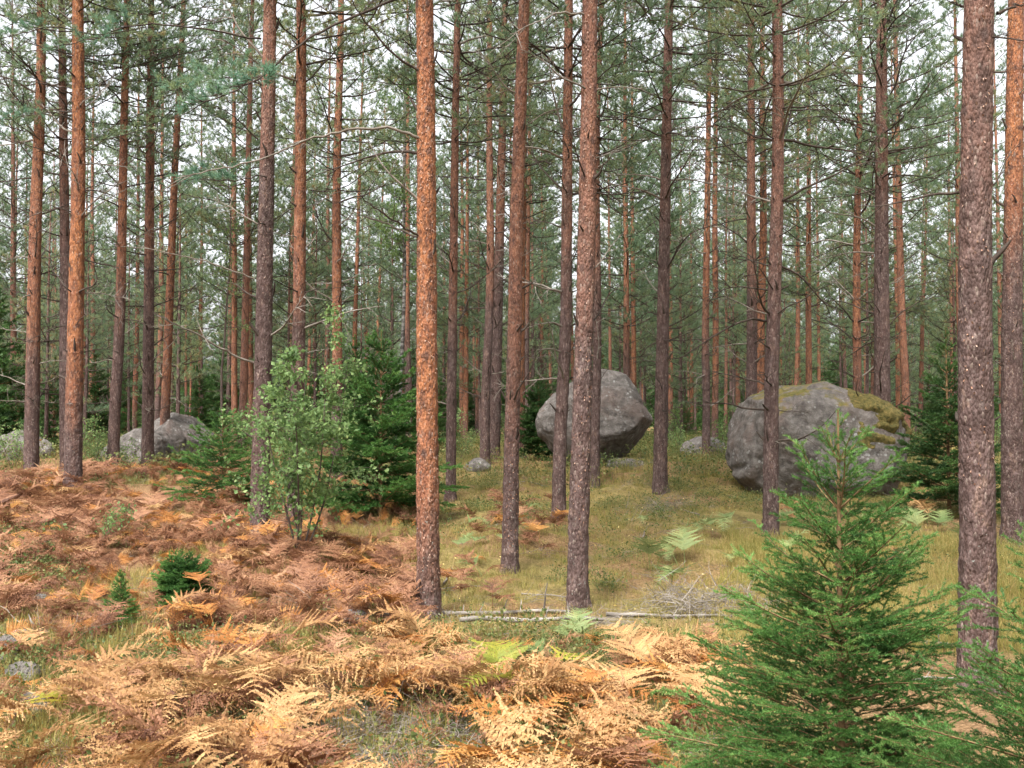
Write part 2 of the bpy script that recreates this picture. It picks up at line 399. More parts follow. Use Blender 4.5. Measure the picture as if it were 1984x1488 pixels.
# ------------------------------------------------------------------ ground
def build_ground():
    def axis(fine0, fine1, step, lo, hi, grow):
        a = list(np.arange(fine0, fine1, step)); s = step; x = a[-1]
        while x < hi: s = min(s*grow, 12); x += s; a.append(x)
        s = step; x = a[0]
        while x > lo: s = min(s*grow, 12); x -= s; a.insert(0, x)
        return np.array(a)
    xs = axis(-7.5, 7.0, 0.085, -400, 400, 1.14); ys = axis(3.4, 18, 0.085, -60, 600, 1.1)
    X, Y = np.meshgrid(xs, ys); Z = terrain(X, Y)
    V = np.stack([X, Y, Z], -1).reshape(-1, 3)
    w = len(xs); i = np.arange(len(ys)-1)[:, None]*w; j = np.arange(w-1)[None]
    Q = np.stack([i+j, i+j+1, i+w+j+1, i+w+j], -1).reshape(-1, 4)
    g = Geo(); g.add(V, Q)
    obj('ground', g.mesh('ground', M['ground'], True), kind='structure')
build_ground()

# ------------------------------------------------------------------ pines
def trunk_radius(z, H, r0):
    return r0*np.clip(1-z/H, 0.012, 1)**0.72*(1+0.30*np.exp(-np.clip(z, 0, None)/0.14))
def bow(z, seed, amp):
    return np.stack([amp*(vnoise(z/4.0+seed, z*0+seed*1.7, seed=11)-vnoise(z*0+seed, z*0+seed*1.7, seed=11))*sstep(0, 3, z),
                     amp*(vnoise(z/4.0+seed+50, z*0+seed*2.3, seed=12)-0.5)*sstep(0, 3, z)], -1)

def trunk_mesh(name, H, r0, seed, detail, whorls, zvis, bowamp=0.12, mat='bark'):
    """detail 2 near, 1 middle, 0 far"""
    sides, step = {2: (34, 0.016), 1: (18, 0.05), 0: (9, 0.35)}[detail]
    z = np.concatenate([np.arange(-0.25, zvis, step), np.linspace(zvis, H, 14 if detail else 10)])
    th = np.arange(sides)*2*pi/sides
    Z, TH = np.meshgrid(z, th, indexing='ij')
    r = trunk_radius(Z, H, r0)
    if detail:
        cx, sx = np.cos(TH)*r0, np.sin(TH)*r0
        s = seed*13.7
        n1 = vnoise(cx*22+s, sx*22, Z*7, seed=21); n2 = vnoise(cx*55+s, sx*55, Z*24, seed=22); n3 = vnoise(cx*9+s, sx*9, Z*2.0, seed=23)
        n4 = vnoise(cx*85, sx*85+s, Z*48, seed=24)
        r = r*(1+(0.16*np.cos(3*TH+s)+0.10*np.cos(5*TH+2*s))*np.exp(-np.clip(Z, 0, None)/0.11))
        rid = 1-np.abs(2*n1-1)
        lowf = sstep(2.6, 0.4, Z)
        flake = np.floor(n2*3.999)/3.0
        r = r*(1+0.05*(n3-0.5)) + 0.014*lowf*(rid-0.6) + (0.0065 + 0.002*lowf)*(flake-0.5) + 0.003*(n4-0.5)
    kn = np.zeros_like(Z)
    for w in whorls:
        e = np.exp(-((Z-w)/0.045)**2)
        r = r*(1+0.035*e)
        for q in range(3):
            a0 = (w*7.13+q*2.1+math.sin(w*31.0+q)) % (2*pi); da = np.abs((TH-a0+pi) % (2*pi)-pi)
            kn = np.maximum(kn, np.exp(-((Z-w)/0.05)**2-(da/0.42)**2))
        kn = np.maximum(kn, e*0.33)
    b = bow(z, seed, bowamp)
    V = np.stack([np.cos(TH)*r+b[:, 0:1], np.sin(TH)*r+b[:, 1:2], Z], -1).reshape(-1, 3)
    i = np.arange(len(z)-1)[:, None]*sides; j = np.arange(sides)[None]; k = (j+1) % sides
    Q = np.stack([i+j, i+k, i+sides+k, i+sides+j], -1).reshape(-1, 4)
    g = Geo(); g.add(V, Q, kn.ravel())
    return g.mesh(name, M[mat], True)

def flake_mesh(H, r0, seed, z0, z1, count, bowamp):
    rng = np.random.default_rng(int(seed*100))
    z = rng.uniform(z0, z1, count); th = rng.uniform(0, 2*pi, count)
    r = trunk_radius(z, H, r0)+0.001
    b = bow(z, seed, bowamp)
    n = np.stack([np.cos(th), np.sin(th), 0*z], -1); t = np.stack([-np.sin(th), np.cos(th), 0*z], -1)
    P = n*r[:, None]; P[:, :2] += b; P[:, 2] = z
    w = rng.uniform(0.004, 0.013, count)[:, None]; h = rng.uniform(0.006, 0.018, count)[:, None]*rng.choice([-1, 1], count)[:, None]
    lift = rng.uniform(0.003, 0.013, count)[:, None]; up = np.array([[0, 0, 1.0]])
    sk = rng.uniform(-0.6, 0.6, count)[:, None]
    A = P - t*w*0.5; B = P + t*w*0.5; C = P + up*h + n*lift + t*w*(sk+0.35); D = P + up*h*0.9 + n*lift*0.8 + t*w*(sk-0.35)
    V = np.stack([A, B, C, D], 1).reshape(-1, 3); Q = np.arange(4*count).reshape(-1, 4)
    g = Geo(); g.add(V, Q); return g.mesh('bark_flakes', M['flake'])

def curve_dir(p0, d0, L, n, rng, lift=0.0, wob=0.10):
    """a polyline from p0 along d0, bending up (lift>0) or down"""
    P = [np.array(p0, float)]; d = unit(np.array(d0, float)); s = L/n
    for i in range(n):
        d = unit(d + rng.normal(size=3)*wob + np.array([0, 0, lift/n])); P.append(P[-1]+d*s)
    return np.array(P)

def dead_branch(g, rng, L, r, lift, sides=4, twigs=5, p0=(0, 0, 0), d0=(1, 0, 0), n=7):
    P = curve_dir(p0, d0, L, n, rng, lift)
    tube(g, P, r*np.linspace(1, 0.22, len(P)), sides)
    for k in range(twigs):
        i = rng.integers(2, len(P)-1); d = unit(P[i]-P[i-1])
        s = unit(np.cross(d, [0, 0, 1])+rng.normal(size=3)*0.35)*rng.choice([-1, 1])
        l = L*rng.uniform(0.12, 0.38)
        Q = curve_dir(P[i], unit(d*rng.uniform(0.4, 1.0)+s*0.8), l, 3, rng, 0.25, 0.14)
        tube(g, Q, r*0.45*np.linspace(1, 0.35, 4), 3)
        if l > 0.22:
            for _ in range(2):
                j = rng.integers(1, 3)
                tube(g, curve_dir(Q[j], unit(unit(Q[j]-Q[j-1])+rng.normal(size=3)*0.6), l*0.4, 2, rng, 0.2), r*0.22*np.linspace(1, 0.4, 3), 3)
    return P

BR_DEAD = []; BR_STUB = []; BR_LIVE = []
for k in range(12):
    rng = np.random.default_rng(100+k); g = Geo()
    dead_branch(g, rng, 1.0, 0.015, [0.5, -0.3, 0.8, 0.2][k % 4], 5, 4+k % 5, n=9)
    BR_DEAD.append(g.mesh('dead_branch', M['twig'] if k % 3 else M['greytwig'], True))
for k in range(5):
    rng = np.random.default_rng(150+k); g = Geo()
    P = curve_dir((0, 0, 0), (1, 0, 0.1), 0.13, 4, rng, 0.5, 0.15)
    tube(g, P, 0.011*np.array([1.4, 1, 0.9, 0.75, 0.35]), 6); BR_STUB.append(g.mesh('branch_stub', M['twig'], True))
def live_branch_geo(g, gw, rng, P, L, r, needle=(0.10, 0.0125), per=15, dens=0.075, sec_step=0.12, start=0.22):
    """needles on the side shoots of the branch polyline P (wood to gw, needles to g)"""
    tp = np.linspace(0, 1, len(P)); TP = []; TD = []
    s = start
    sgn = 1
    while s < 1.0:
        p = np.array([np.interp(s, tp, P[:, c]) for c in range(3)]); i = min(int(s*(len(P)-1)), len(P)-2); d = unit(P[i+1]-P[i])
        side = unit(np.cross(d, [0, 0, 1]))*sgn; sgn = -sgn
        l = (0.16+0.42*L*(1-s)*0.75)*rng.uniform(0.6, 1.15)
        d2 = unit(d*0.75+side*rng.uniform(0.6, 1.0)+np.array([0, 0, rng.uniform(-0.05, 0.35)]))
        Q = curve_dir(p, d2, l, 3, rng, 0.35, 0.12)
        if gw is not None: tube(gw, Q, r*0.35*np.linspace(1, 0.35, 4), 3)
        m = max(2, int(l*0.75/dens))
        for u in np.linspace(0.3, 1.0, m):
            q = np.array([np.interp(u*3, range(4), Q[:, c]) for c in range(3)])
            TP.append(q); TD.append(unit(unit(Q[3]-Q[2])+rng.normal(size=3)*0.55+np.array([0, 0, 0.35])))
        s += sec_step/L*rng.uniform(0.7, 1.3)
    for _ in range(2): TP.append(P[-1]); TD.append(unit(P[-1]-P[-2]+rng.normal(size=3)*0.03))
    TP = np.array(TP); TD = np.array(TD)
    TP = TP + rng.normal(size=TP.shape)*0.02
    needle_spray(g, TP, TD, rng, per, needle[0], needle[1], (0.25, 1.25), 0.07, a=rng.uniform(0.2, 0.8, len(TP)), up=0.2)

def pine_top(seed, H, zc, R, per=18, dens=0.072):
    """live crown: returns wood mesh and needle mesh"""
    rng = np.random.default_rng(seed); g = Geo(); gw = Geo()
    z = zc
    while z < H-0.25:
        t = (z-zc)/(H-zc)
        nb = rng.integers(3, 6); az = rng.uniform(0, 2*pi)
        for k in range(nb):
            if rng.random() < 0.26: continue
            a = az+k*2*pi/nb+rng.normal()*0.25
            L = R*((1-t)**0.75)*(0.55+0.45*min(1, t*5+0.35))*rng.uniform(0.6, 1.12)+0.25
            e = radians(-2+46*t+rng.normal()*9)
            b = bow(np.array([z]), seed % 7, 0.12)[0]
            P = curve_dir((b[0], b[1], z), (math.cos(a)*math.cos(e), math.sin(a)*math.cos(e), math.sin(e)), L, 6, rng, 0.45, 0.08)
            r = 0.008+0.009*L/R
            tube(gw, P, r*np.linspace(1, 0.3, 7), 4)
            live_branch_geo(g, gw, rng, P, L, r, per=per, dens=dens)
        z += rng.uniform(0.28, 0.5)
    return gw, g

def bare_branches(gw, seed, z0, zc, H, lmax, whorls, dens=1.0):
    rng = np.random.default_rng(seed+5)
    for z in whorls:
        if z < z0 or z > zc+0.3: continue
        f = (z-z0)/(zc-z0)
        nb = rng.integers(2, 6); az = rng.uniform(0, 2*pi)
        for k in range(nb):
            if rng.random() > dens: continue
            a = az+k*2*pi/nb+rng.normal()*0.3
            L = lmax*rng.uniform(0.15, 1.0)*(0.45+0.55*f); e = radians(rng.normal()*16+16)
            b = bow(np.array([z]), seed % 7, 0.12)[0]
            dead_branch(gw, rng, L, 0.0085+0.003*rng.random(), rng.uniform(-0.5, 0.6), 3, int(3+5*L/lmax), (b[0], b[1], z),
                        (math.cos(a)*math.cos(e), math.sin(a)*math.cos(e), math.sin(e)), 5)

PROTO = []
for k in range(7):
    H = [15.5, 14.2, 16.4, 13.4, 15.0, 16.0, 14.6][k]; zc = [4.6, 3.4, 5.4, 3.0, 4.0, 5.0, 3.7][k]; seed = 300+k
    rng = np.random.default_rng(seed)
    wh = np.cumsum(rng.uniform(0.34, 0.52, 40))+0.9; wh = wh[wh < H-0.5]
    gw, g = pine_top(seed, H, zc, rng.uniform(1.8, 2.3))
    bare_branches(gw, seed, 1.4, zc, H, 1.5, wh)
    PROTO.append(dict(H=H, zc=zc, r0=0.115, seed=seed, trunk=trunk_mesh('pine_trunk', H, 0.115, seed % 7, 0, wh[wh < 10], 12.0, mat='bark_far'),
                      branches=gw.mesh('pine_branches', M['twig']), crown=g.mesh('pine_crown', M['pine'])))
# high crowns for the individually built pines (needles only start well above the frame)
HIGH = []
for k in range(3):
    gw, g = pine_top(400+k, 15.5, [5.6, 6.4, 7.2][k], 2.1, per=14, dens=0.075)
    HIGH.append((gw.mesh('pine_limbs', M['twig']), g.mesh('pine_crown', M['pine'])))

TREES = {}
def near_pine(key, base, top, w, change_y, label, detail=1, d=None, pink=0.0, strength=1.0, nbr=1.0, blen=1.0, stub=0.35, z0=1.2, group=None, flakes=0):
    """base and top are photo positions of the trunk foot and of a point higher up; w its width there in photo pixels at mid height"""
    p = hit(*base) if d is None else foot(base[0], d)
    d = p[1]
    tp = at(top[0], top[1], d)
    bx = at(base[0], base[1], d) if d is None else np.array([p[0], d, p[2]])
    ang = math.atan2(tp[0]-p[0], tp[2]-p[2])
    seed = 500+len(TREES); rng = np.random.default_rng(seed)
    zvis = (at(0, -60, d)[2]-p[2])/math.cos(ang)+0.3
    H = max(15.0, zvis+4)+rng.uniform(-0.5, 1.5)
    zmid = zvis*0.45
    r0 = 0.45*w*math.hypot(p[0], d)/F_PX/((1-zmid/H)**0.72)
    t = thing('pine_tree', label, 'tree', p, (0, ang, 0), 1.0, group)
    wh = np.cumsum(rng.uniform(0.30, 0.50, 60))+rng.uniform(0.4, 0.9)
    o = obj('trunk', trunk_mesh('pine_trunk', H, r0, seed % 7 + 0.13*len(TREES), detail, wh[wh < zvis], zvis), t)
    zt = (at(base[0], change_y, d)[2]-p[2])
    o.color = (max(0, zt)/20.0, strength*(0.95 if detail == 2 else 0.85), min(1.0, pink+(0.0 if detail == 2 else 0.2)), 1)
    sd = seed % 7 + 0.13*len(TREES)
    if flakes:
        f = obj('bark_flakes', flake_mesh(H, r0, sd, max(0.2, zt-2.0), zvis, flakes, 0.12), t, kind='stuff')
    # branches one by one
    for z in wh:
        if z < z0 or z > zvis+0.2: continue
        az = rng.uniform(0, 2*pi); nb = rng.integers(3, 6)
        b = bow(np.array([z]), sd, 0.12)[0]
        for k in range(nb):
            if rng.random() > min(1.0, nbr*1.35): continue
            a = az+k*2*pi/nb+rng.normal()*0.3; rr = trunk_radius(np.array([z]), H, r0)[0]*0.8
            loc = (b[0]+math.cos(a)*rr, b[1]+math.sin(a)*rr, z)
            low = 1-min(1, (z-z0)/max(0.5, zvis-z0))
            if rng.random() < stub*0.8+0.25*low:
                obj('branch_stub', BR_STUB[rng.integers(5)], t, loc, (rng.normal()*0.4, -radians(rng.uniform(5, 55)), a), rng.uniform(0.6, 1.5)*min(1.2, r0/0.1))
            else:
                s = blen*rng.uniform(0.4, 1.7)*(1-0.4*low)
                obj('branch', BR_DEAD[rng.integers(12)], t, loc, (rng.uniform(0, 6.28), -radians(rng.normal()*16+18), a), (s, s*0.9+0.1, s*0.9+0.1))
    hi = HIGH[rng.integers(3)]
    zr = rng.uniform(0, 6.28); sc = (1, 1, H/15.6)
    zoff = max(0.0, zvis-0.2-5.6) if detail == 2 else 0.0
    sz = (H-zoff)/15.6 if zoff else H/15.6
    obj('limbs', hi[0], t, (0, 0, zoff), (0, 0, zr), (1, 1, sz), kind='stuff'); obj('crown', hi[1], t, (0, 0, zoff), (0, 0, zr), (1, 1, sz))
    TREES[key] = dict(root=t, d=d, p=p, r0=r0, H=H)
    return t

near_pine('main', (830, 1195), (823, 0), 43, 1010, 'stout pine with bright orange flaking bark standing at the edge of the bracken', 2, flakes=2600, nbr=0.4, stub=0.6, blen=0.8, z0=2.7)
near_pine('mid', (1118, 1180), (1143, 0), 38, 560, 'pine with blackish foot and pinkish upper bark beside the fallen poles', 2, pink=0.9, flakes=1300, nbr=0.45, stub=0.6, blen=0.7, z0=2.0)
near_pine('slim', (988, 1108), (1000, 0), 29, 720, 'slim pale flaky pine between the orange pine and the black-footed pine', 2, pink=0.75, flakes=1500, nbr=0.45, stub=0.6, blen=0.8)
near_pine('grey', (503, 1050), (512, 0), 33, 260, 'grey-barked pine with long bare boughs beside the leafy birch bush', 2, pink=0.6, strength=0.8, nbr=0.35, stub=0.5, blen=0.8, flakes=500)
near_pine('right', (1893, 1335), (1903, 0), 62, 330, 'thick rough purplish-grey pine behind the edge spruce', 2, pink=0.8, strength=0.5, nbr=0.3, stub=0.7, blen=0.6, flakes=500, z0=1.5)
near_pine('edge', (1962, 1062), (1968, 0), 36, 430, 'orange-topped pine just behind the thick rough pine', 2, nbr=0.4, stub=0.5, blen=0.7, flakes=600)
near_pine('left', (141, 960), (153, 0), 28, 770, 'pine with glowing orange upper trunk rising from rust-brown bracken', 2, nbr=0.55, stub=0.3, blen=0.9, flakes=400)
near_pine('left_b', (129, 930), (120, 60), 19, 420, 'purplish pine standing close behind the glowing orange trunk', 1, pink=0.7, nbr=0.5, stub=0.3)
near_pine('far_left', (60, 935), (70, 200), 23, 690, 'pine with drooping pale dead branches near the dark spruces', 1, nbr=0.75, stub=0.15)
near_pine('dark_a', (219, 917), (238, 180), 18, 560, 'dark-footed slender pine before the lichen-grey outcrop', 1, nbr=0.6, stub=0.2)
near_pine('dark_b', (286, 912), (294, 40), 19, 520, 'slender pine with pale curved dead twigs beside the outcrop', 1, nbr=0.7, stub=0.2, pink=0.4)
near_pine('outcrop', (316, 893), (345, 200), 15, 800, 'thin orange pine growing against the rounded outcrop', 1, nbr=0.5, stub=0.3)
near_pine('bush', (573, 1000), (579, 0), 26, 600, 'orange pine with a dark bark scar behind the leafy birch bush', 1, d=13.5, nbr=0.5, stub=0.3)
near_pine('bush_b', (653, 900), (657, 60), 19, 760, 'straight orange pine between the birch bush and the tall young spruce', 1, d=19.5, nbr=0.6, stub=0.2)
near_pine('thin_c', (873, 970), (884, 0), 18, 620, 'thin straight pine just behind the bright orange trunk', 1, pink=0.5, nbr=0.7, stub=0.25)
near_pine('pair_a', (939, 900), (946, 160), 16, 560, 'straight thinner pine of a close pair with dark foot', 1, pink=0.4, nbr=0.6, stub=0.2)
near_pine('pair_b', (956, 893), (978, 200), 20, 470, 'leaning stouter pine of a close pair with dark foot', 1, pink=0.4, nbr=0.6, stub=0.2)
near_pine('behind_slim', (1008, 880), (1014, 300), 15, 800, 'orange pine partly hidden behind the slim pale flaky pine', 1, d=25, nbr=0.5)
near_pine('bark_c', (1082, 1005), (1093, 0), 24, 430, 'knotty pine with red upper trunk before the egg-shaped boulder', 1, pink=0.4, nbr=0.75, stub=0.25)
near_pine('boulder_a', (1152, 942), (1162, 200), 16, 520, 'narrow pine against the face of the egg-shaped boulder', 1, pink=0.5, nbr=0.5)
near_pine('boulder_b', (1278, 952), (1296, 0), 24, 320, 'dark straight pine at the right side of the egg-shaped boulder', 1, pink=0.8, strength=0.75, nbr=0.85, stub=0.15)
near_pine('dome_a', (1493, 1042), (1500, 0), 27, 470, 'pinkish pine before the cracked end of the domed boulder', 1, pink=0.9, nbr=0.8, stub=0.15, blen=1.1)
near_pine('dome_b', (1708, 957), (1711, 0), 28, 380, 'stout purplish pine before the mossy side of the domed boulder', 1, pink=0.8, strength=0.8, nbr=0.85, stub=0.15, blen=1.1)
near_pine('dome_c', (1660, 900), (1664, 0), 14, 720, 'thin orange pine rising behind the domed boulder', 1, d=21, nbr=0.9, stub=0.1, blen=1.2)
near_pine('gap_a', (1367, 872), (1378, 300), 13, 640, 'thin pine beside the small grey boulder in the gap', 1, d=24, nbr=0.8, stub=0.1)
near_pine('gap_b', (1384, 865), (1387, 480), 11, 780, 'slim orange pine close behind the thin one in the gap', 1, d=29, nbr=0.6, stub=0.1)
near_pine('dome_d', (1454, 880), (1457, 330), 19, 560, 'dark pine rising behind the cracked end of the domed boulder', 1, d=20.5, pink=0.6, nbr=0.7, stub=0.1)
near_pine('dome_e', (1471, 870), (1474, 380), 15, 800, 'reddish pine tucked beside the dark one behind the domed boulder', 1, d=25, nbr=0.5)

# farther pines that can be told apart in the photo; all alike but for where they stand
FAR = [(305, 560, 30, 12), (456, 440, 27, 12), (470, 400, 25, 17), (488, 430, 29, 12), (630, 540, 36, 10), (684, 560, 34, 11), (556, 480, 33, 11),
       (793, 430, 31, 13), (901, 430, 33, 11), (925, 500, 40, 9), (1214, 330, 27, 12), (1229, 420, 32, 11), (1300, 520, 38, 9), (1405, 580, 40, 8),
       (1540, 500, 37, 9), (1566, 460, 29, 12), (1587, 600, 42, 8), (1690, 520, 35, 9), (1740, 470, 33, 10), (1755, 300, 26, 15), (1781, 520, 35, 10),
       (1864, 400, 28, 14), (1846, 560, 40, 8), (1940, 520, 33, 10), (30, 420, 31, 12), (178, 560, 36, 10), (262, 560, 38, 9), (390, 560, 40, 9),
       (727, 520, 42, 8), (1050, 520, 44, 8), (1110, 560, 46, 8), (1340, 540, 44, 8), (1430, 560, 46, 8), (1640, 560, 46, 8), (860, 560, 45, 8)]
FAR_LABEL = {470: 'stout middle trunk of the orange trio behind the small sparse spruce', 1214: 'stouter of two orange pines rising close together behind the egg-shaped boulder',
             1229: 'thinner of two orange pines rising close together behind the egg-shaped boulder', 305: 'thin pine beside the orange one against the rounded outcrop',
             793: 'orange pine behind the tall dense young spruce, close beside the bright flaking trunk', 1566: 'clean orange pine rising clear above the domed boulder',
             1755: 'dark slender pine above the mossy shoulder of the domed boulder', 1864: 'reddish pine behind the dark thin-topped spruce', 684: 'orange pine behind the crown of the birch bush and young spruce'}
def far_pine(x, y, k, scale, rz, change, pink, rad, px=None):
    pr = PROTO[k]
    r = thing('pine_tree', 'distant slender pine with thin dead branches and orange upper bark deep in the stand', 'tree', (x, y, tz(x, y)-0.05),
              (random.gauss(0, 0.012), random.gauss(0, 0.012), rz), scale, 'distant pines of the stand')
    if px in FAR_LABEL: r['label'] = FAR_LABEL[px]; del r['group']
    if px in (456, 488): r['label'] = 'thin outer trunk of the orange trio behind the small sparse spruce'; r['group'] = 'outer trunks of the orange trio'
    o = obj('trunk', pr['trunk'], r, scale=(rad, rad, 1)); o.color = (change/20.0, 1.0, pink, 1)
    obj('limbs', pr['branches'], r, kind='stuff'); obj('crown', pr['crown'], r)
random.seed(4)
placed = [(t['p'][0], t['p'][1]) for t in TREES.values()]
nfar = 0
for px, ty, d, w in FAR:
    x = (px-CX)/F_PX*d; k = nfar % 7
    far_pine(x, d, k, random.uniform(0.92, 1.12), random.uniform(0, 6.28), random.choice([0.5, 1.0, 1.5, 2.5, 3.5]), random.uniform(0.3, 0.9), w*d/F_PX/2/0.115/0.95, px)
    placed.append((x, d)); nfar += 1
def opening(px, y):                                       # thin places in the stand where the sky shows
    return (1070 < px < 1135 and y > 30) or (370 < px < 440 and y > 34) or (1600 < px < 1650 and y > 40) or (0 < px < 45 and y > 40)
tries = 0
while nfar < 190 and tries < 20000:
    tries += 1
    y = random.uniform(24, 88); x = random.uniform(-0.60, 0.60)*y + random.uniform(-2, 2)
    ok = all((x-a)**2+(y-b)**2 > (2.1 if y < 60 else 2.6)**2 for a, b in placed)
    if not ok: continue
    if y < 34 and abs(x) < 0.5*y and random.random() < 0.55: continue
    px = CX+F_PX*x/y
    if opening(px, y): continue
    far_pine(x, y, random.randrange(7), random.uniform(0.85, 1.15), random.uniform(0, 6.28), random.choice([0.5, 1.5, 2.5, 3.5, 5]), random.uniform(0.3, 1.0), random.uniform(0.5, 0.85))
    placed.append((x, y)); nfar += 1

LOW = []
for k in range(3):
    H = [7.5, 6.2, 8.5][k]; gw, g = pine_top(440+k, H, [1.4, 1.0, 2.2][k], [1.5, 1.35, 1.6][k])
    LOW.append((trunk_mesh('pine_trunk', H, 0.06, k, 0, [], H-1, mat='bark_far'), gw.mesh('pine_branches', M['twig']), g.mesh('pine_crown', M['pine'])))
lowspots = [(20, 34), (165, 30), (250, 36), (345, 28), (400, 40), (520, 36), (610, 30), (700, 40), (860, 38), (930, 33), (1045, 44), (1200, 40), (1250, 48), (1320, 34), (1420, 40), (1590, 46), (1630, 36), (1720, 42), (1800, 48), (1920, 36)]
lowspots += [(90, 26), (470, 31), (560, 27), (760, 33), (1000, 37), (1130, 52), (1290, 29), (1480, 33), (1530, 41), (1680, 31), (1850, 33), (1970, 29), (210, 45), (310, 50)]
while len(lowspots) < 76: lowspots.append((random.uniform(-150, 2130), random.uniform(40, 75)))
lowspots = [q for q in lowspots if not opening(q[0]-20, q[1]) and not opening(q[0]+20, q[1])]
for i, (px, d) in enumerate(lowspots):
    p = foot(px, d)
    r = thing('pine_tree', 'young pine branched almost to the ground under the distant stand', 'tree', p, (0, 0, random.uniform(0, 6.28)), random.uniform(0.8, 1.2), 'young pines under the distant stand')
    o = obj('trunk', LOW[i % 3][0], r); o.color = (0.2, 0.6, 0.8, 1)
    obj('limbs', LOW[i % 3][1], r, kind='stuff'); obj('crown', LOW[i % 3][2], r)
# unseen pines round the camera's clearing, added to dim light from the front, come last

# ------------------------------------------------------------------ long boughs that can be followed in the photo
def bough(key, pts, r, mat='greytwig', toward=0.15, live=False, seed=0, twigs=6):
    T = TREES[key]; d = T['d']; rng = np.random.default_rng(900+seed)
    P = np.array([at(x, y, d-toward*i/(len(pts)-1)*4) for i, (x, y) in enumerate(pts)])
    u = np.linspace(0, len(P)-1, len(P)*4); P = np.stack([np.interp(u, range(len(P)), P[:, c]) for c in range(3)], -1)
    k = np.array([0.25, 0.5, 0.25])
    for _ in range(3):
        S = P.copy(); S[1:-1] = P[:-2]*0.25+P[1:-1]*0.5+P[2:]*0.25; P = S
    P[1:] += rng.normal(size=(len(P)-1, 3))*0.006
    inv = (Matrix.Translation(T['root'].location) @ T['root'].rotation_euler.to_matrix().to_4x4()).inverted()
    P = np.array([inv @ Vector(p) for p in P])
    L = np.linalg.norm(np.diff(P, axis=0), axis=1).sum()
    gw = Geo(); tube(gw, P, r*np.linspace(1, 0.3, len(P)), 6)
    for _ in range(twigs):
        i = rng.integers(len(P)//3, len(P)-1); dd = unit(P[i]-P[i-1])
        dead_branch(gw, rng, rng.uniform(0.15, 0.45), r*0.4, 0.3, 3, 2, P[i], unit(dd+rng.normal(size=3)*0.6), 4)
    g = Geo()
    if live:
        live_branch_geo(g, gw, rng, P, L, r, needle=(0.075, 0.006), per=34, dens=0.045, sec_step=0.085, start=0.45 if live is True else live)
    b = obj('bough', gw.mesh('bough', M[mat], True), T['root'])
    if live: obj('needles', g.mesh('bough_needles', M['pine_near']), b)
bough('main', [(815, 268), (760, 248), (690, 248), (620, 262), (560, 285), (480, 318), (410, 330), (345, 345)], 0.013, 'greytwig', 0.2, seed=1)
bough('main', [(812, 138), (765, 108), (722, 62), (690, 15), (670, -30)], 0.011, 'twig', seed=2)
bough('main', [(810, 455), (770, 432), (722, 402), (688, 368)], 0.010, 'twig', seed=3)
bough('main', [(810, 460), (745, 432), (690, 412)], 0.009, 'twig', -0.1, seed=4)
bough('main', [(812, -20), (735, 12), (650, 45), (590, 78), (540, 120), (500, 153), (440, 185), (365, 203)], 0.013, 'twig', 0.25, live=0.6, seed=5)
bough('grey', [(500, 708), (440, 682), (390, 652), (345, 630), (312, 613)], 0.016, 'greytwig', 0.2, seed=6, twigs=8)
bough('grey', [(492, 540), (440, 520), (400, 505), (355, 498), (300, 482), (235, 478)], 0.011, 'greytwig', 0.1, seed=7)
bough('grey', [(505, 75), (470, 72), (400, 54), (300, 45), (240, 50), (190, 75), (105, 90)], 0.013, 'twig', 0.3, live=0.62, seed=8)
bough('grey', [(500, 270), (460, 230), (420, 205)], 0.010, 'twig', 0.1, seed=9)
bough('grey', [(522, 345), (500, 340), (450, 352), (400, 345), (360, 350)], 0.009, 'twig', 0.3, live=0.3, seed=10)
bough('grey', [(508, 165), (470, 150), (420, 150), (370, 165), (320, 180)], 0.010, 'twig', 0.4, live=0.3, seed=21)
bough('left', [(142, 186), (110, 166), (60, 158), (0, 152)], 0.012, 'twig', seed=11)
bough('left', [(146, 328), (100, 296), (50, 279), (-10, 268)], 0.013, 'twig', seed=12)
bough('left', [(146, 412), (110, 400), (60, 418), (10, 450)], 0.011, 'twig', seed=13)
bough('left', [(148, 60), (110, 50), (60, 60), (0, 75), (-40, 80)], 0.012, 'twig', 0.3, live=0.3, seed=22)
bough('left', [(146, 235), (100, 215), (50, 225), (0, 235)], 0.010, 'twig', 0.2, live=0.4, seed=23)
bough('mid', [(1134, 30), (1085, 22), (1035, 45), (988, 66)], 0.011, 'greytwig', seed=14)
bough('dome_a', [(1484, 622), (1450, 617), (1400, 640), (1360, 665), (1322, 692)], 0.017, 'twig', 0.15, seed=15)
bough('right', [(1884, 24), (1862, 10), (1842, 2)], 0.012, 'twig', 0.0, seed=16, twigs=1)
bough('right', [(1932, 26), (1960, 14), (1995, 5)], 0.012, 'twig', 0.0, seed=17, twigs=1)
bough('dome_b', [(1715, 640), (1745, 605), (1790, 580), (1840, 572)], 0.014, 'twig', 0.0, seed=18)
bough('far_left', [(58, 645), (30, 640), (-10, 635)], 0.013, 'greytwig', 0.0, seed=19, twigs=3)
bough('far_left', [(52, 748), (20, 732), (-15, 722)], 0.013, 'greytwig', 0.0, seed=20, twigs=3)

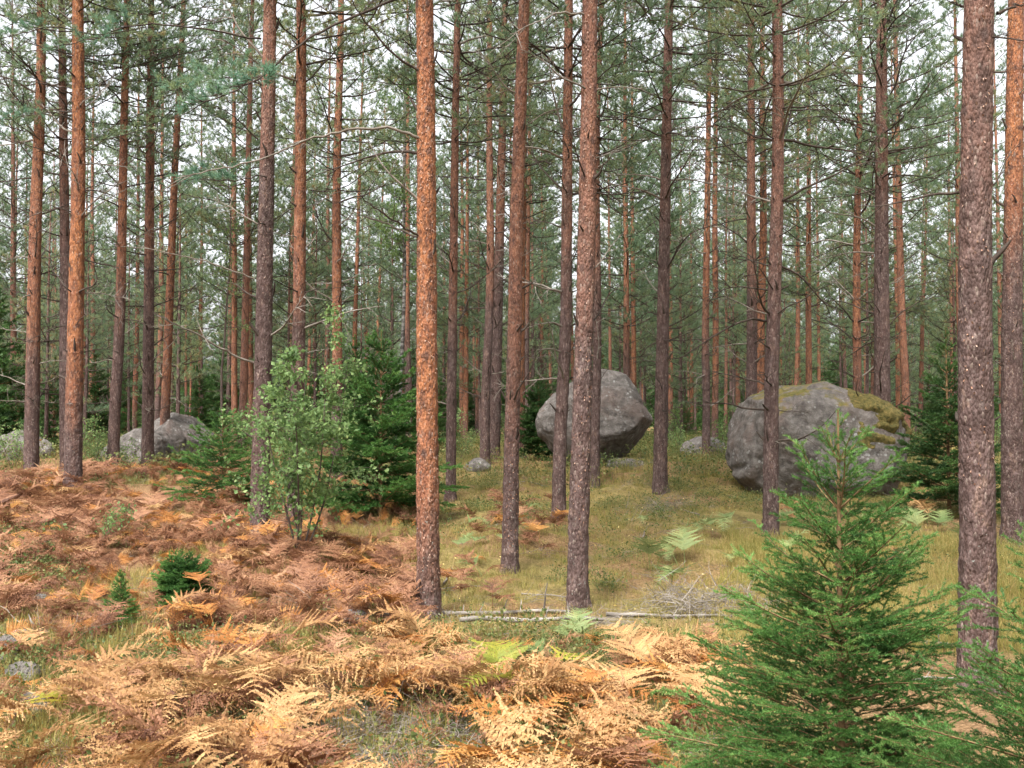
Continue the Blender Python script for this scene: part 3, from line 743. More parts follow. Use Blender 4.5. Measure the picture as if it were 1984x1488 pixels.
# ------------------------------------------------------------------ spruces
def spruce_geo(seed, H, R, nl, nw, dens, twigstep, sub=True, sparse=0.0, top_angle=48, power=0.85, inter=5, emin=3, ss=1.1, wstep=0.06, droop=0.35):
    rng = np.random.default_rng(seed); g = Geo(); gw = Geo(); gt = Geo()
    zz = np.linspace(-0.06, H, 26)
    tb = bow(zz, seed % 5, 0.03*H)
    tube(gt, np.stack([tb[:, 0], tb[:, 1], zz], -1), np.linspace(0.0125*H, 0.0022*H, 26), 8)
    def clothe(P, tint, k=1.0):
        seg = np.linalg.norm(np.diff(P, axis=0), axis=1); L = seg.sum()
        n = max(3, int(L*dens*k)); u = np.sort(rng.uniform(0.02, 1.0, n))*(len(P)-1)
        Q = np.stack([np.interp(u, range(len(P)), P[:, c]) for c in range(3)], -1)
        i = np.minimum(u.astype(int), len(P)-2); D = unit(P[i+1]-P[i])
        r = rng.normal(size=(n, 3)); r[:, 2] += 0.7; r -= (r*D).sum(1)[:, None]*D; r = unit(r)
        a = rng.uniform(0.6, 1.05, n)[:, None]
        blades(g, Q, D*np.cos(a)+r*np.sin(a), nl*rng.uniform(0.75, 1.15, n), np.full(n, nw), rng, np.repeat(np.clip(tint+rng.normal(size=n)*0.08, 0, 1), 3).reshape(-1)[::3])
    def branch(p0, d0, L, r, lift):
        n = 6; P = curve_dir(p0, d0, L, n, rng, lift, 0.05)
        tube(gw, P, r*np.linspace(1, 0.3, n+1), 4)
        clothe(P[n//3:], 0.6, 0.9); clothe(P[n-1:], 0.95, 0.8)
        s = 0.14+rng.uniform(0, 0.05); sg = 1
        while s < 0.97:
            i = min(int(s*n), n-1); f = s*n-i; p = P[i]*(1-f)+P[i+1]*f; d = unit(P[i+1]-P[i])
            side = unit(np.cross(d, [0, 0, 1]))*sg; sg = -sg
            l = (0.52*(1-s)*L + 0.06*min(1, L/0.25))*rng.uniform(0.65, 1.15)*min(1.0, 0.35+s*2.2)
            if rng.random() >= sparse:
                Q = curve_dir(p, unit(d*0.8+side*0.75+np.array([0, 0, rng.uniform(-droop, 0.2)])), l, 3, rng, 0.05, 0.06)
                tube(gw, Q, r*0.32*np.linspace(1, 0.4, 4), 3)
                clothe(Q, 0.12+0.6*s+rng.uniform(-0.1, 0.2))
                if sub and l > 0.07:
                    q = 0.3; sg2 = 1
                    while q < 0.95:
                        pq = np.array([np.interp(q*3, range(4), Q[:, c]) for c in range(3)]); dq = unit(Q[3]-Q[0])
                        sd = unit(np.cross(dq, [0, 0, 1]))*sg2; sg2 = -sg2
                        l2 = (0.45*(1-q)*l+0.02)*rng.uniform(0.7, 1.2)
                        Q2 = np.array([pq, pq+unit(dq*0.8+sd*0.7+np.array([0, 0, rng.uniform(-droop, 0.25)]))*l2])
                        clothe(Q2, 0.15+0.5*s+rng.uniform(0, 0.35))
                        q += twigstep*ss/l
            s += twigstep/L
    # leader
    P = np.stack([np.interp(np.linspace(0.86*H, H, 4), zz, tb[:, 0]), np.interp(np.linspace(0.86*H, H, 4), zz, tb[:, 1]), np.linspace(0.86*H, H, 4)], -1)
    clothe(P, 0.8, 1.5)
    z = H*0.875; step = H*wstep*1.65
    while z > 0.03*H+0.02:
        ft = (H-z)/H
        L0 = R*(ft**power)
        nb = 5 if ft < 0.5 else 6; az = rng.uniform(0, 2*pi)
        for k in range(nb):
            a = az+k*2*pi/nb+rng.normal()*0.15; e = radians(top_angle*(1-ft)**1.3+emin+rng.normal()*5)
            bx = np.interp(z, zz, tb[:, 0]), np.interp(z, zz, tb[:, 1]), z
            branch(bx, (math.cos(a)*math.cos(e), math.sin(a)*math.cos(e), math.sin(e)), L0*rng.uniform(0.75, 1.12)/max(0.75, math.cos(e)), 0.0022*H+0.0045*L0, 0.25-0.35*ft)
        for k in range(int(inter*(1-sparse)*min(1.0, ft*3.2))):
            a = rng.uniform(0, 2*pi); zi = z+rng.uniform(0.15, 0.9)*step; e = radians(top_angle*(1-ft)**1.3+emin+rng.normal()*8)
            bx = np.interp(zi, zz, tb[:, 0]), np.interp(zi, zz, tb[:, 1]), zi
            branch(bx, (math.cos(a)*math.cos(e), math.sin(a)*math.cos(e), math.sin(e)), max(0.05, L0*rng.uniform(0.4, 0.95)), 0.0016*H, 0.15)
        z -= step; step = max(H*wstep, step*0.86)
    return gt, gw, g
def spruce(label, loc, geo, mat, scale=1.0, rz=0.0, group=None, meshes=None):
    t = thing('spruce_tree', label, 'tree', loc, (0, 0, rz), scale, group)
    if meshes is None:
        gt, gw, g = geo
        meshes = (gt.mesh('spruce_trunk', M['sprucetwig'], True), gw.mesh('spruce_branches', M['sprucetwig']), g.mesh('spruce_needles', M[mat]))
    obj('trunk', meshes[0], t); obj('limbs', meshes[1], t, kind='stuff'); obj('crown', meshes[2], t)
    return meshes
p = foot(1622, 4.0)
spruce('bushy bright green young spruce with a pointed leader in the foreground', p, spruce_geo(1, 1.655-p[2], 0.76, 0.0125, 0.0028, 980, 0.030, top_angle=44, inter=7, emin=12, ss=1.35, wstep=0.066, droop=0.4), 'spruce')
p = foot(2075, 3.3)
spruce('bright green young spruce reaching in from the picture edge beside the thick rough pine', p, spruce_geo(2, 1.36, 0.76, 0.0125, 0.0028, 700, 0.030, top_angle=40, inter=5, emin=12, ss=1.5, wstep=0.08, droop=0.3), 'spruce', rz=0.6)
p = foot(738, 14.0)
spruce('tall dense young spruce behind the leafy birch bush', p, spruce_geo(3, 2.55, 1.3, 0.036, 0.011, 330, 0.055, inter=5, wstep=0.07), 'spruce')
p = foot(432, 15.0)
spruce('small sparse spruce in the bracken beside the grey-barked pine', p, spruce_geo(4, 1.4, 1.0, 0.03, 0.010, 300, 0.06, sparse=0.42, inter=3), 'spruce')
p = foot(1836, 15.2)
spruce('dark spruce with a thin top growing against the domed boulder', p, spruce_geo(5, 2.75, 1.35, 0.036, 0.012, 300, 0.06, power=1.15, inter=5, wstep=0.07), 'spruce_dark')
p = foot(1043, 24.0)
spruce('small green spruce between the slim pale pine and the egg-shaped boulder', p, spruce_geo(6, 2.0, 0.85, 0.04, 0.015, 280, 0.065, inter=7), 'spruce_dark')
p = hit(355, 1182)
spruce('low dense seedling spruce among the rust-brown bracken', p, spruce_geo(7, 0.40, 0.30, 0.016, 0.0045, 800, 0.02, top_angle=60, power=0.5, inter=8), 'spruce')
p = hit(232, 1222)
spruce('thin seedling spruce near the mossy bank and small stones', p, spruce_geo(8, 0.47, 0.17, 0.016, 0.0045, 700, 0.026, sparse=0.1, top_angle=55), 'spruce')
far_spr = []
for k in range(3):
    gt, gw, g = spruce_geo(20+k, 4.0, [1.25, 1.1, 1.35][k], 0.075, 0.03, 120, 0.13, sparse=0.05)
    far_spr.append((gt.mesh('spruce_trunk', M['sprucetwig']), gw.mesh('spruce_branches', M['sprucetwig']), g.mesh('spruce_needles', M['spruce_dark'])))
rs = random.Random(9)
spr = [(-25, 24, 1.15), (35, 29, 0.8), (105, 27, 0.62), (185, 33, 0.8), (385, 30, 0.62), (430, 38, 0.9), (245, 40, 0.9), (560, 30, 0.6), (690, 26, 0.75), (610, 36, 0.8),
       (800, 34, 0.85), (850, 26, 0.5), (905, 42, 0.8), (1120, 45, 0.7), (1060, 36, 0.6), (1330, 40, 0.45), (1420, 48, 0.6), (1560, 52, 0.6), (1700, 50, 0.6), (1800, 36, 0.6), (1880, 30, 0.62),
       (1960, 40, 0.8), (2030, 26, 0.7), (-80, 30, 1.1)]
for _ in range(26):
    d = rs.uniform(45, 85); spr.append((rs.uniform(-150, 2130), d, rs.uniform(0.6, 1.3)))
for i, (px, d, s) in enumerate(spr):
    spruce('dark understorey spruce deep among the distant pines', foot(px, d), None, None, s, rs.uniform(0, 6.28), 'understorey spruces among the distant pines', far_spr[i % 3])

# ------------------------------------------------------------------ broadleaf bushes and birches
def leaves(g, P, rng, size, a):
    n = len(P); D = unit(rng.normal(size=(n, 3))+np.array([0, 0, -0.3])); S = unit(np.cross(D, rng.normal(size=(n, 3))))
    s = (size*rng.uniform(0.4, 1.25, n))[:, None]; Nn = np.cross(D, S)
    V = np.stack([P, P+D*s*0.5+S*s*0.36+Nn*s*0.07, P+D*s, P+D*s*0.5-S*s*0.36+Nn*s*0.07], 1).reshape(-1, 3)
    b = np.arange(n)[:, None]*4
    T = np.concatenate([b+np.array([[0, 1, 2]]), b+np.array([[0, 2, 3]])]); g.add(V, T, np.repeat(a, 4))
def broadleaf(seed, H, R, nstem, nleaf, size, bare=0.2, r0=0.012, spread=0.25):
    rng = np.random.default_rng(seed); gs = Geo(); g = Geo(); LP = []
    for s in range(nstem):
        a = rng.uniform(0, 2*pi); h = H*rng.uniform(0.7, 1.0) if s else H
        P = curve_dir((rng.normal()*0.04, rng.normal()*0.04, -0.04), (math.cos(a)*spread, math.sin(a)*spread, 1), h, 10, rng, 0.2, 0.05)
        tube(gs, P, r0*np.linspace(1, 0.2, 11), 6)
        nb = int(16*h/H)
        for k in range(nb):
            u = rng.uniform(bare, 0.98); i = min(int(u*10), 9); p = P[i]+(P[i+1]-P[i])*(u*10-i)
            b = rng.uniform(0, 2*pi); l = R*rng.uniform(0.5, 1.15)*(1.15-u)**0.6
            Q = curve_dir(p, (math.cos(b), math.sin(b), rng.uniform(0.1, 0.8)), l, 5, rng, -0.1, 0.15)
            tube(gs, Q, r0*0.3*np.linspace(1, 0.3, 6), 3)
            for _ in range(4):
                j = rng.integers(1, 5); q2 = curve_dir(Q[j], unit(rng.normal(size=3)+np.array([0, 0, 0.2])), l*0.4, 3, rng, -0.1, 0.1)
                tube(gs, q2, r0*0.14*np.linspace(1, 0.4, 4), 3); LP += [q2[1], q2[2], q2[3], q2[3]]
            LP += [Q[2], Q[3], Q[4], Q[5], Q[5]]
    LP = np.array(LP); idx = rng.integers(0, len(LP), nleaf)
    P = LP[idx]+rng.normal(size=(nleaf, 3))*size*0.7
    a = np.where(rng.random(nleaf) < 0.06, 1.0, rng.uniform(0.15, 0.75, nleaf))
    leaves(g, P, rng, size, a)
    return gs, g
def shrub(name, label, cat, loc, geo, leafmat='birchleaf', stemmat='birchstem', scale=1, rz=0, group=None):
    t = thing(name, label, cat, loc, (0, 0, rz), scale, group)
    ms = geo if isinstance(geo[0], bpy.types.Mesh) else (geo[0].mesh('stems', M[stemmat], True), geo[1].mesh('foliage', M[leafmat]))
    obj('stem', ms[0], t); obj('foliage', ms[1], t)
    return ms
shrub('birch_bush', 'leafy pale green birch bush beside the grey-barked pine', 'bush', hit(582, 1078), broadleaf(31, 2.5, 0.78, 6, 7600, 0.050, 0.22, 0.012, 0.36))
shrub('birch_sapling', 'knee-high leafy sapling in the rust-brown bracken', 'sapling', hit(198, 1064), broadleaf(32, 0.62, 0.28, 3, 300, 0.04, 0.3, 0.005, 0.5))
shrub('birch_sapling', 'tiny leafy sapling with broad leaves beside dead sticks', 'sapling', hit(112, 1056), broadleaf(33, 0.3, 0.2, 2, 90, 0.045, 0.3, 0.004, 0.5))
bt = broadleaf(34, 11.0, 1.3, 1, 3800, 0.065, 0.35, 0.055, 0.03)
shrub('birch_tree', 'thin pale-barked birch with yellowing leaves behind the young spruce', 'tree', foot(770, 22.0), bt, 'birchleaf', 'birchbark')
shrub('birch_tree', 'very thin dark-stemmed birch between the outcrop and the orange trio', 'tree', foot(424, 23.0), broadleaf(35, 7.0, 0.9, 1, 900, 0.06, 0.4, 0.035, 0.03), 'birchleaf', 'birchstem')
bm = broadleaf(36, 1.3, 0.6, 5, 1100, 0.06, 0.15, 0.01, 0.6)
bm = (bm[0].mesh('stems', M['birchstem'], True), bm[1].mesh('foliage', M['birchleaf']))
rs = random.Random(12)
for px, d, s in [(25, 21, .8), (-30, 20, .8), (180, 20.5, .7), (235, 21, .6), (160, 24, .8), (500, 24, .9), (860, 30, 1.0), (890, 24, .6), (1000, 28, .9), (1290, 30, 1.0), (1310, 26, .6), (1420, 24, .8),
                 (1400, 30, 1.1), (1620, 34, 1.1), (1770, 32, 1.0), (1930, 24, .8), (1990, 20, .7), (680, 34, 1.2), (745, 30, 1.1), (300, 32, 1.0), (1160, 30, .9), (1500, 36, 1.1)]:
    shrub('leafy_shrub', 'low leafy green shrub growing under the distant pines', 'shrub', foot(px, d), bm, scale=s, rz=rs.uniform(0, 6.28), group='leafy shrubs under the distant pines')

# ------------------------------------------------------------------ boulders
def boulder(name, label, loc, dims, planes, seed, mat, amp=0.05, rz=0.0, sub=6, group=None, cap=False):
    import bmesh
    bm_ = bmesh.new(); bmesh.ops.create_icosphere(bm_, subdivisions=sub, radius=1.0)
    V = np.array([v.co[:] for v in bm_.verts]); T = np.array([[v.index for v in f.verts] for f in bm_.faces]); bm_.free()
    for nx, ny, nz, off in planes:
        n = unit(np.array([nx, ny, nz])); s = V@n
        ex = np.clip(s-off, 0, None); V = V - (ex*0.84)[:, None]*n
    nn = lambda f, sd: vnoise(V[:, 0]*f+seed, V[:, 1]*f+3, V[:, 2]*f+5, seed=sd)-0.5
    rid = lambda f, sd: np.abs(nn(f, sd))*2
    k = 1+amp*(2.2*nn(1.4, 31)+1.0*nn(3.5, 32)+0.55*nn(8, 33)+0.4*nn(18, 34)+0.25*nn(40, 35)-1.1*np.clip(0.12-rid(1.1, 36), 0, 1)*6-0.5*np.clip(0.14-rid(2.3, 37), 0, 1)*5)
    V = V*k[:, None]*np.array(dims)
    g = Geo(); g.add(V, T)
    o = obj(name, g.mesh(name, M[mat], True), None, loc, (0, 0, rz), label=label, category='boulder' if max(dims) > 0.35 else 'stone')
    if group: o['group'] = group
    if cap:                                # a cushion of moss over the shoulder away from the crack
        fn = unit(np.cross(V[T[:, 1]]-V[T[:, 0]], V[T[:, 2]]-V[T[:, 0]])); vn = np.zeros_like(V)
        for c in range(3): np.add.at(vn, T[:, c], fn)
        vn = unit(vn); q = V/np.array(dims)
        mk = sstep(0.12, 0.5, vn[:, 2]+0.9*(vnoise(V[:, 0]*2.2, V[:, 1]*2.2, V[:, 2]*2.2, seed=61)-0.5))*sstep(0.15, 0.5, q[:, 0]+0.7*(vnoise(V[:, 0]*1.6+9, V[:, 1]*1.6, V[:, 2]*1.6, seed=62)-0.5))*sstep(-0.2, 0.2, q[:, 2])
        th = mk*(0.05+0.05*vnoise(V[:, 0]*9, V[:, 1]*9, V[:, 2]*9, seed=63)+0.03*vnoise(V[:, 0]*30, V[:, 1]*30, V[:, 2]*30, seed=64))-0.012
        keep = (mk[T] > 0.05).any(1); W = V+vn*th[:, None]
        idx, inv_ = np.unique(T[keep], return_inverse=True)
        g2 = Geo(); g2.add(W[idx], inv_.reshape(-1, 3)); obj('moss', g2.mesh('moss', M['moss'], True), o)
    return o
p = foot(1160, 21.5)
boulder('boulder', 'egg-shaped grey granite boulder balanced on the mossy rise', (p[0], p[1]+0.6, at(1160, 818, 21.5)[2]), (1.27, 1.15, 1.12),
        [(0.72, -0.25, -0.62, 0.66), (-0.62, -0.2, 0.75, 0.74), (0.85, -0.2, 0.45, 0.84), (0.1, -1, 0.25, 0.74), (-0.75, -0.35, -0.55, 0.9), (0.25, -0.6, -0.75, 0.72), (0, 0.2, -1, 0.8), (0.1, -0.75, 0.66, 0.8)], 3, 'rock', 0.045)
p = foot(1226, 21.0)
boulder('boulder', 'flat mossy slab under the egg-shaped boulder', (p[0], p[1]+0.2, p[2]-0.02), (0.55, 0.5, 0.2), [(0, 0, 1, 0.75), (0.3, -0.8, 0.5, 0.8)], 5, 'rock_moss', 0.08, sub=4)
p = foot(1612, 17.0)
boulder('boulder', 'broad domed boulder with a vertical crack and moss on top', (p[0], p[1]+0.8, at(1597, 860, 17.0)[2]), (1.62, 1.4, 1.16),
        [(-1, -0.1, 0.12, 0.80), (0.1, -1, 0.12, 0.74), (0.45, -0.1, 0.9, 0.80), (-0.5, -0.75, -0.3, 0.84), (0.9, -0.45, -0.1, 0.86), (-0.35, -0.1, 0.93, 0.86), (0, 0.1, 1, 0.87), (0.15, -0.7, 0.7, 0.86), (0.85, -0.1, 0.5, 0.86)], 7, 'rock_moss', 0.05, cap=True)
p = foot(1366, 25.0)
boulder('boulder', 'small pale boulder in the gap between the two big boulders', (p[0], p[1], p[2]+0.18), (0.62, 0.5, 0.36), [(0.6, -0.3, 0.7, 0.75), (-0.7, -0.3, 0.6, 0.75)], 9, 'rock_pale', 0.08, sub=4)
p = foot(925, 21.0)
boulder('boulder', 'small whitish boulder at the foot of the close pair of pines', (p[0], p[1], p[2]+0.05), (0.28, 0.25, 0.2), [(-0.6, -0.3, 0.7, 0.7)], 10, 'rock_pale', 0.1, sub=4)
p = foot(318, 24.0)
boulder('boulder', 'rounded outcrop with pinkish top behind the slender pines', (p[0]+0.3, p[1], at(330, 858, 24)[2]), (0.85, 0.9, 0.72), [(0.6, -0.3, 0.7, 0.72), (-0.5, -0.5, 0.7, 0.8)], 11, 'rock', 0.07)
p = foot(262, 23.0)
boulder('boulder', 'low lichen-grey outcrop leaning against the rounded one', (p[0], p[1], p[2]+0.15), (0.75, 0.7, 0.6), [(-0.6, -0.3, 0.7, 0.7), (0, -0.9, 0.4, 0.7)], 12, 'rock_pale', 0.08)
p = foot(40, 23.0)
boulder('boulder', 'dim grey boulder before the dark spruces', (p[0], p[1], p[2]+0.1), (0.75, 0.7, 0.52), [(0.5, -0.3, 0.8, 0.75)], 13, 'rock', 0.07)
for i, (px, py, w, h, lab, mt) in enumerate([(40, 1322, 58, 34, 'pale stone half buried in straw bracken by the mossy bank', 'rock_pale'), (52, 1388, 62, 36, 'greyish stone lowest of the bank stones in the bracken', 'rock_pale'),
        (8, 1292, 46, 50, 'dark hollow-sided stone capped with moss on the bank', 'rock_moss'), (286, 1056, 30, 14, 'small grey stone beside the leafy sapling', 'rock'), (105, 1122, 22, 20, 'upright little grey stone among rust-brown bracken', 'rock_pale'),
        (75, 1172, 30, 18, 'flat grey stone above the mossy bank', 'rock_pale'), (684, 1212, 44, 34, 'pale stone poking through the bracken before the orange pine', 'rock_pale'), (385, 1212, 26, 10, 'flat dark stone below the seedling spruce', 'rock')]):
    p = hit(px, py); s = p[1]/F_PX
    boulder('stone', lab, (p[0], p[1], p[2]+h*s*0.35), (w*s*0.62, w*s*0.55, h*s*0.85), [(0.3, -0.6, 0.7, 0.72), (-0.5, -0.3, 0.7, 0.75)], 40+i, mt, 0.12, sub=4)

# ------------------------------------------------------------------ fallen poles, sticks, stump
def pole(label, a, b, r, mat='log', stubs=3, seed=0, lift=0.0, name='fallen_pole', cat='log', group=None):
    rng = np.random.default_rng(seed); A = hit(*a); B = hit(*b)
    n = 24; u = np.linspace(0, 1, n)[:, None]; P = A*(1-u)+B*u
    P[:, 2] = np.maximum(P[:, 2], terrain(P[:, 0], P[:, 1]))
    for _ in range(6): P[1:-1] = P[:-2]*0.25+P[1:-1]*0.5+P[2:]*0.25
    P[:, 2] += r*1.3+lift; P[:, :2] += np.cumsum(rng.normal(size=(n, 2))*0.004, 0)
    o0 = P[0].copy(); P -= o0
    g = Geo(); tube(g, P, r*np.linspace(1, 0.6, n)*(1+0.12*rng.normal(size=n)), 9)
    o = obj(name, g.mesh(name, M[mat], True), None, o0, label=label, category=cat)
    if group: o['group'] = group
    for k in range(stubs):
        i = rng.integers(2, n-2); g2 = Geo(); L = rng.uniform(0.05, 0.18)
        tube(g2, curve_dir(P[i], unit(rng.normal(size=3)*0.5+np.array([0, 0, 0.7])), L, 3, rng, 0, 0.1), r*0.3*np.array([1, .8, .7, .3]), 5)
        obj('branch_stub', g2.mesh('branch_stub', M[mat], True), o)
    return o, P
o, P = pole('bleached fallen pole with an upright side branch lying behind the orange pine', (735, 1197), (1100, 1192), 0.021, seed=1, stubs=4)
g = Geo(); tube(g, curve_dir(P[20], (0.03, 0, 1), 0.24, 5, np.random.default_rng(3), 0, 0.06), 0.010*np.linspace(1, 0.5, 6), 6); obj('side_branch', g.mesh('side_branch', M['log'], True), o)
pole('bleached fallen pole lying nearest the bracken', (890, 1222), (1165, 1219), 0.020, seed=2, lift=0.05)
pole('bleached fallen pole right of the black-footed pine', (1172, 1196), (1450, 1203), 0.017, seed=3, stubs=6)
pole('grey fallen pole behind the foreground spruce', (1745, 1250), (1880, 1262), 0.024, seed=4)
pole('mossy grey fallen pole on the bank', (20, 1245), (150, 1222), 0.03, 'greytwig', seed=5)
rs = np.random.default_rng(77)
sticks = [((640, 1165), (770, 1140)), ((860, 1135), (880, 1105)), ((150, 1108), (165, 1062)), ((60, 1100), (75, 1070)), ((1400, 1170), (1440, 1130)), ((1010, 1155), (1095, 1160)),
          ((60, 1085), (120, 1062)), ((1190, 1455), (1290, 1450)), ((1220, 1480), (1235, 1440)), ((1060, 945), (1000, 935)), ((1395, 925), (1430, 922)), ((1240, 1050), (1265, 1020)),
          ((820, 1150), (930, 1140)), ((620, 1420), (760, 1380)), ((700, 1475), (850, 1410)), ((1760, 1330), (1860, 1320)), ((1355, 1000), (1290, 985)), ((560, 1170), (500, 1180))]
for i, (a, b) in enumerate(sticks):
    pole('thin dead stick lying on the forest floor', a, b, rs.uniform(0.005, 0.010), 'greytwig' if i % 3 else 'log', 2, 100+i, 0.01, 'fallen_stick', 'stick', 'dead sticks on the forest floor')
def stump(px, py):
    p = hit(px, py); rng = np.random.default_rng(5); g = Geo()
    th = np.arange(16)*2*pi/16; rings = []
    for i, z in enumerate([-0.05, 0, 0.05, 0.1, 0.15]):
        r = 0.09*(1.35-0.4*min(1, i/3))*(1+0.25*np.abs(np.sin(th*2.5+1)))
        zz = z + (rng.uniform(-0.06, 0.07, 16) if i == 4 else 0)
        rings.append(np.stack([np.cos(th)*r, np.sin(th)*r, np.zeros(16)+zz], -1))
    rings.append(rings[-1]*np.array([0.55, 0.55, 1])-np.array([0, 0, 0.06])); rings.append(np.tile(rings[-1].mean(0), (16, 1)))
    V = np.concatenate(rings); i = np.arange(len(rings)-1)[:, None]*16; j = np.arange(16)[None]; k = (j+1) % 16
    g.add(V, np.stack([i+j, i+k, i+16+k, i+16+j], -1).reshape(-1, 4))
    obj('tree_stump', g.mesh('tree_stump', M['stump'], True), None, p, label='rotten dark stump with a jagged rim beside the brown bracken', category='stump')
stump(632, 1178)

# ------------------------------------------------------------------ bracken
def frond_geo(g, rng, p0, az, stipe, L, curl, nsub=9, width=0.55, arch=1.0, flat=False):
    """one bracken frond: stipe, rachis, pinnae, pinnules"""
    e0 = radians(rng.uniform(55, 85)); n1 = 5
    hd = np.array([math.cos(az), math.sin(az), 0])
    P = [np.array(p0, float)]
    for i in range(n1):
        e = e0-0.25*arch*i/n1; P.append(P[-1]+(hd*math.cos(e)+np.array([0, 0, math.sin(e)]))*stipe/n1)
    P = np.array(P); tube(g, P, np.linspace(0.0042, 0.003, n1+1), 4, 0.4)
    n = 15; R = [P[-1]]; e = e0-0.25*arch; dirs = []; sw = rng.normal()*0.05
    for i in range(n):
        e -= arch*rng.uniform(0.055, 0.13); az2 = az+sw*i
        d = np.array([math.cos(az2)*math.cos(e), math.sin(az2)*math.cos(e), math.sin(e)]); dirs.append(d); R.append(R[-1]+d*L/n)
    R = np.array(R); tube(g, R, np.linspace(0.003, 0.0008, n+1), 3, 0.45)
    V = []; A = []
    for i in range(n):
        s = (i+0.3)/n; d = dirs[i]
        side0 = unit(np.cross(d, [0, 0, 1])); upn = np.cross(side0, d)
        for sg in (-1, 1):
            l = width*L*(1-s)**0.85*rng.uniform(0.8, 1.1)+0.012
            droop = curl*rng.uniform(-0.3, 1.0)
            pd = unit(d*0.45+side0*sg*0.95+upn*rng.uniform(-0.1, 0.3))
            m = max(3, int((nsub+8)*(l/(width*L))**0.7)+2); q = R[i]+(R[i+1]-R[i])*0.3; tint = rng.uniform(0.2, 0.85)
            for j in range(m):
                u = j/m; pd = unit(pd-np.array([0, 0, droop*0.9/m])); q2 = q+pd*l/m
                perp = unit(np.cross(pd, upn)); pl = (0.125*l*(1-u)**0.8+0.004)*rng.uniform(0.6, 1.2); w = l/m*1.25
                for s2 in (-1, 1):
                    t_ = unit(perp*s2+pd*0.45+rng.normal(size=3)*curl*0.4)
                    tip = q+t_*pl-np.array([0, 0, curl*pl*0.5*rng.random()])
                    V += [q+pd*w*0.4, q+pd*w*0.55+t_*pl*0.45, tip, q-pd*w*0.4+t_*pl*0.1]; A += [tint]*4
                q = q2
            V += [q, q+pd*0.01+perp*0.004, q+pd*0.02, q+pd*0.01-perp*0.004]; A += [tint]*4
    V = np.array(V); g.add(V, np.arange(len(V)).reshape(-1, 4), np.array(A))
def fern_mesh(seed, mat, nf=1, curl=0.5, nsub=8, upright=False):
    rng = np.random.default_rng(seed); g = Geo()
    for k in range(nf):
        frond_geo(g, rng, (rng.normal()*0.03, rng.normal()*0.03, -0.03), rng.uniform(0, 6.28), rng.uniform(0.14, 0.3) if not upright else 0.42, rng.uniform(0.36, 0.55) if not upright else 0.22, curl, nsub,
                  rng.uniform(0.42, 0.6), rng.uniform(0.8, 1.5) if not upright else 0.9)
    return g.mesh('bracken_fern', M[mat])
FERN = {'straw': [fern_mesh(600+i, 'fern_straw', 1+i % 2, 0.35+0.16*i) for i in range(8)],
        'orange': [fern_mesh(620+i, 'fern_orange', 1+i % 2, 0.4+0.15*i) for i in range(4)],
        'rust': [fern_mesh(640+i, 'fern_rust', 2, 0.6+0.22*i) for i in range(7)],
        'yellow': [fern_mesh(660+i, 'fern_yellow', 1, 0.3) for i in range(2)],
        'green': [fern_mesh(670+i, 'fern_green', 1+i % 2, 0.3) for i in range(3)]}
FERN_LABEL = {'straw': ('pale straw-coloured dry bracken fern in the foreground patch', 'straw bracken in the foreground patch'),
              'orange': ('orange-gold bracken fern among paler dry fronds', 'orange-gold bracken ferns'),
              'rust': ('rust-brown withered bracken fern on the slope under the pines', 'rust-brown bracken on the slope'),
              'yellow': ('yellow-green bracken fern amid the straw-coloured patch', 'yellow-green bracken ferns'),
              'green': ('still green bracken fern on the mossy ground', 'green bracken ferns')}
rf = np.random.default_rng(55)
spots = []     # (x, y, kind, variant, scale, rz)
def fern_zone(poly_fn, dmin, dmax, pxmin, pxmax, dens, kinds, smin, smax):
    area = 0.5*(dmax**2-dmin**2)*(pxmax-pxmin)/F_PX
    for _ in range(int(area*dens)):
        d = math.sqrt(rf.uniform(dmin**2, dmax**2)); px = rf.uniform(pxmin, pxmax); x = (px-CX)/F_PX*d
        if not poly_fn(px, d, x): continue
        ks = list(kinds); k = ks[rf.choice(len(ks), p=np.array([kinds[q] for q in ks]))]
        spots.append((x, d, k, int(rf.integers(len(FERN[k]))), rf.uniform(smin, smax), rf.uniform(0, 6.28)))
def fg(px, d, x):
    if 570 < px < 890 and d < 5.5 and rf.random() < 0.95: return False       # the opening with bare dead stalks
    if 1180 < px and d < 5.3 and rf.random() < 0.85: return False
    if d > 6.6 and vnoise(np.array([x*1.5]), np.array([d*1.5]), seed=71)[0] < 0.42: return False
    if px < 170 and 4.1 < d < 6.9 and rf.random() < 0.9: return False      # the bank with stones
    if 840 < px < 1240 and d > 6.0: return False          # the ground before the fallen poles lies open
    return vnoise(np.array([x*1.2]), np.array([d*1.2]), seed=70)[0] > 0.22
fern_zone(fg, 3.7, 7.2, -80, 1400, 52, {'straw': 0.62, 'orange': 0.17, 'rust': 0.195, 'green': 0.005, 'yellow': 0.01}, 0.4, 0.95)
fern_zone(lambda px, d, x: True, 3.3, 4.4, 850, 1200, 18, {'straw': 0.9, 'orange': 0.1}, 0.75, 1.0)
def slope(px, d, x):
    if px > 480 and d > 12.5: return False
    return vnoise(np.array([x*0.9]), np.array([d*0.9]), seed=72)[0] > 0.36
fern_zone(slope, 7.6, 11.5, -80, 800, 24, {'rust': 0.78, 'straw': 0.08, 'orange': 0.14}, 0.45, 0.85)
fern_zone(slope, 11.5, 18.5, -60, 560, 16, {'rust': 0.84, 'orange': 0.1, 'straw': 0.06}, 0.55, 1.0)
fern_zone(lambda px, d, x: True, 11.5, 15.0, 890, 1080, 9, {'rust': 0.6, 'orange': 0.2, 'green': 0.2}, 0.4, 0.8)
fern_zone(lambda px, d, x: rf.random() < 0.6, 9.0, 14.5, 1250, 1950, 2.4, {'green': 0.8, 'straw': 0.2}, 0.45, 0.8)
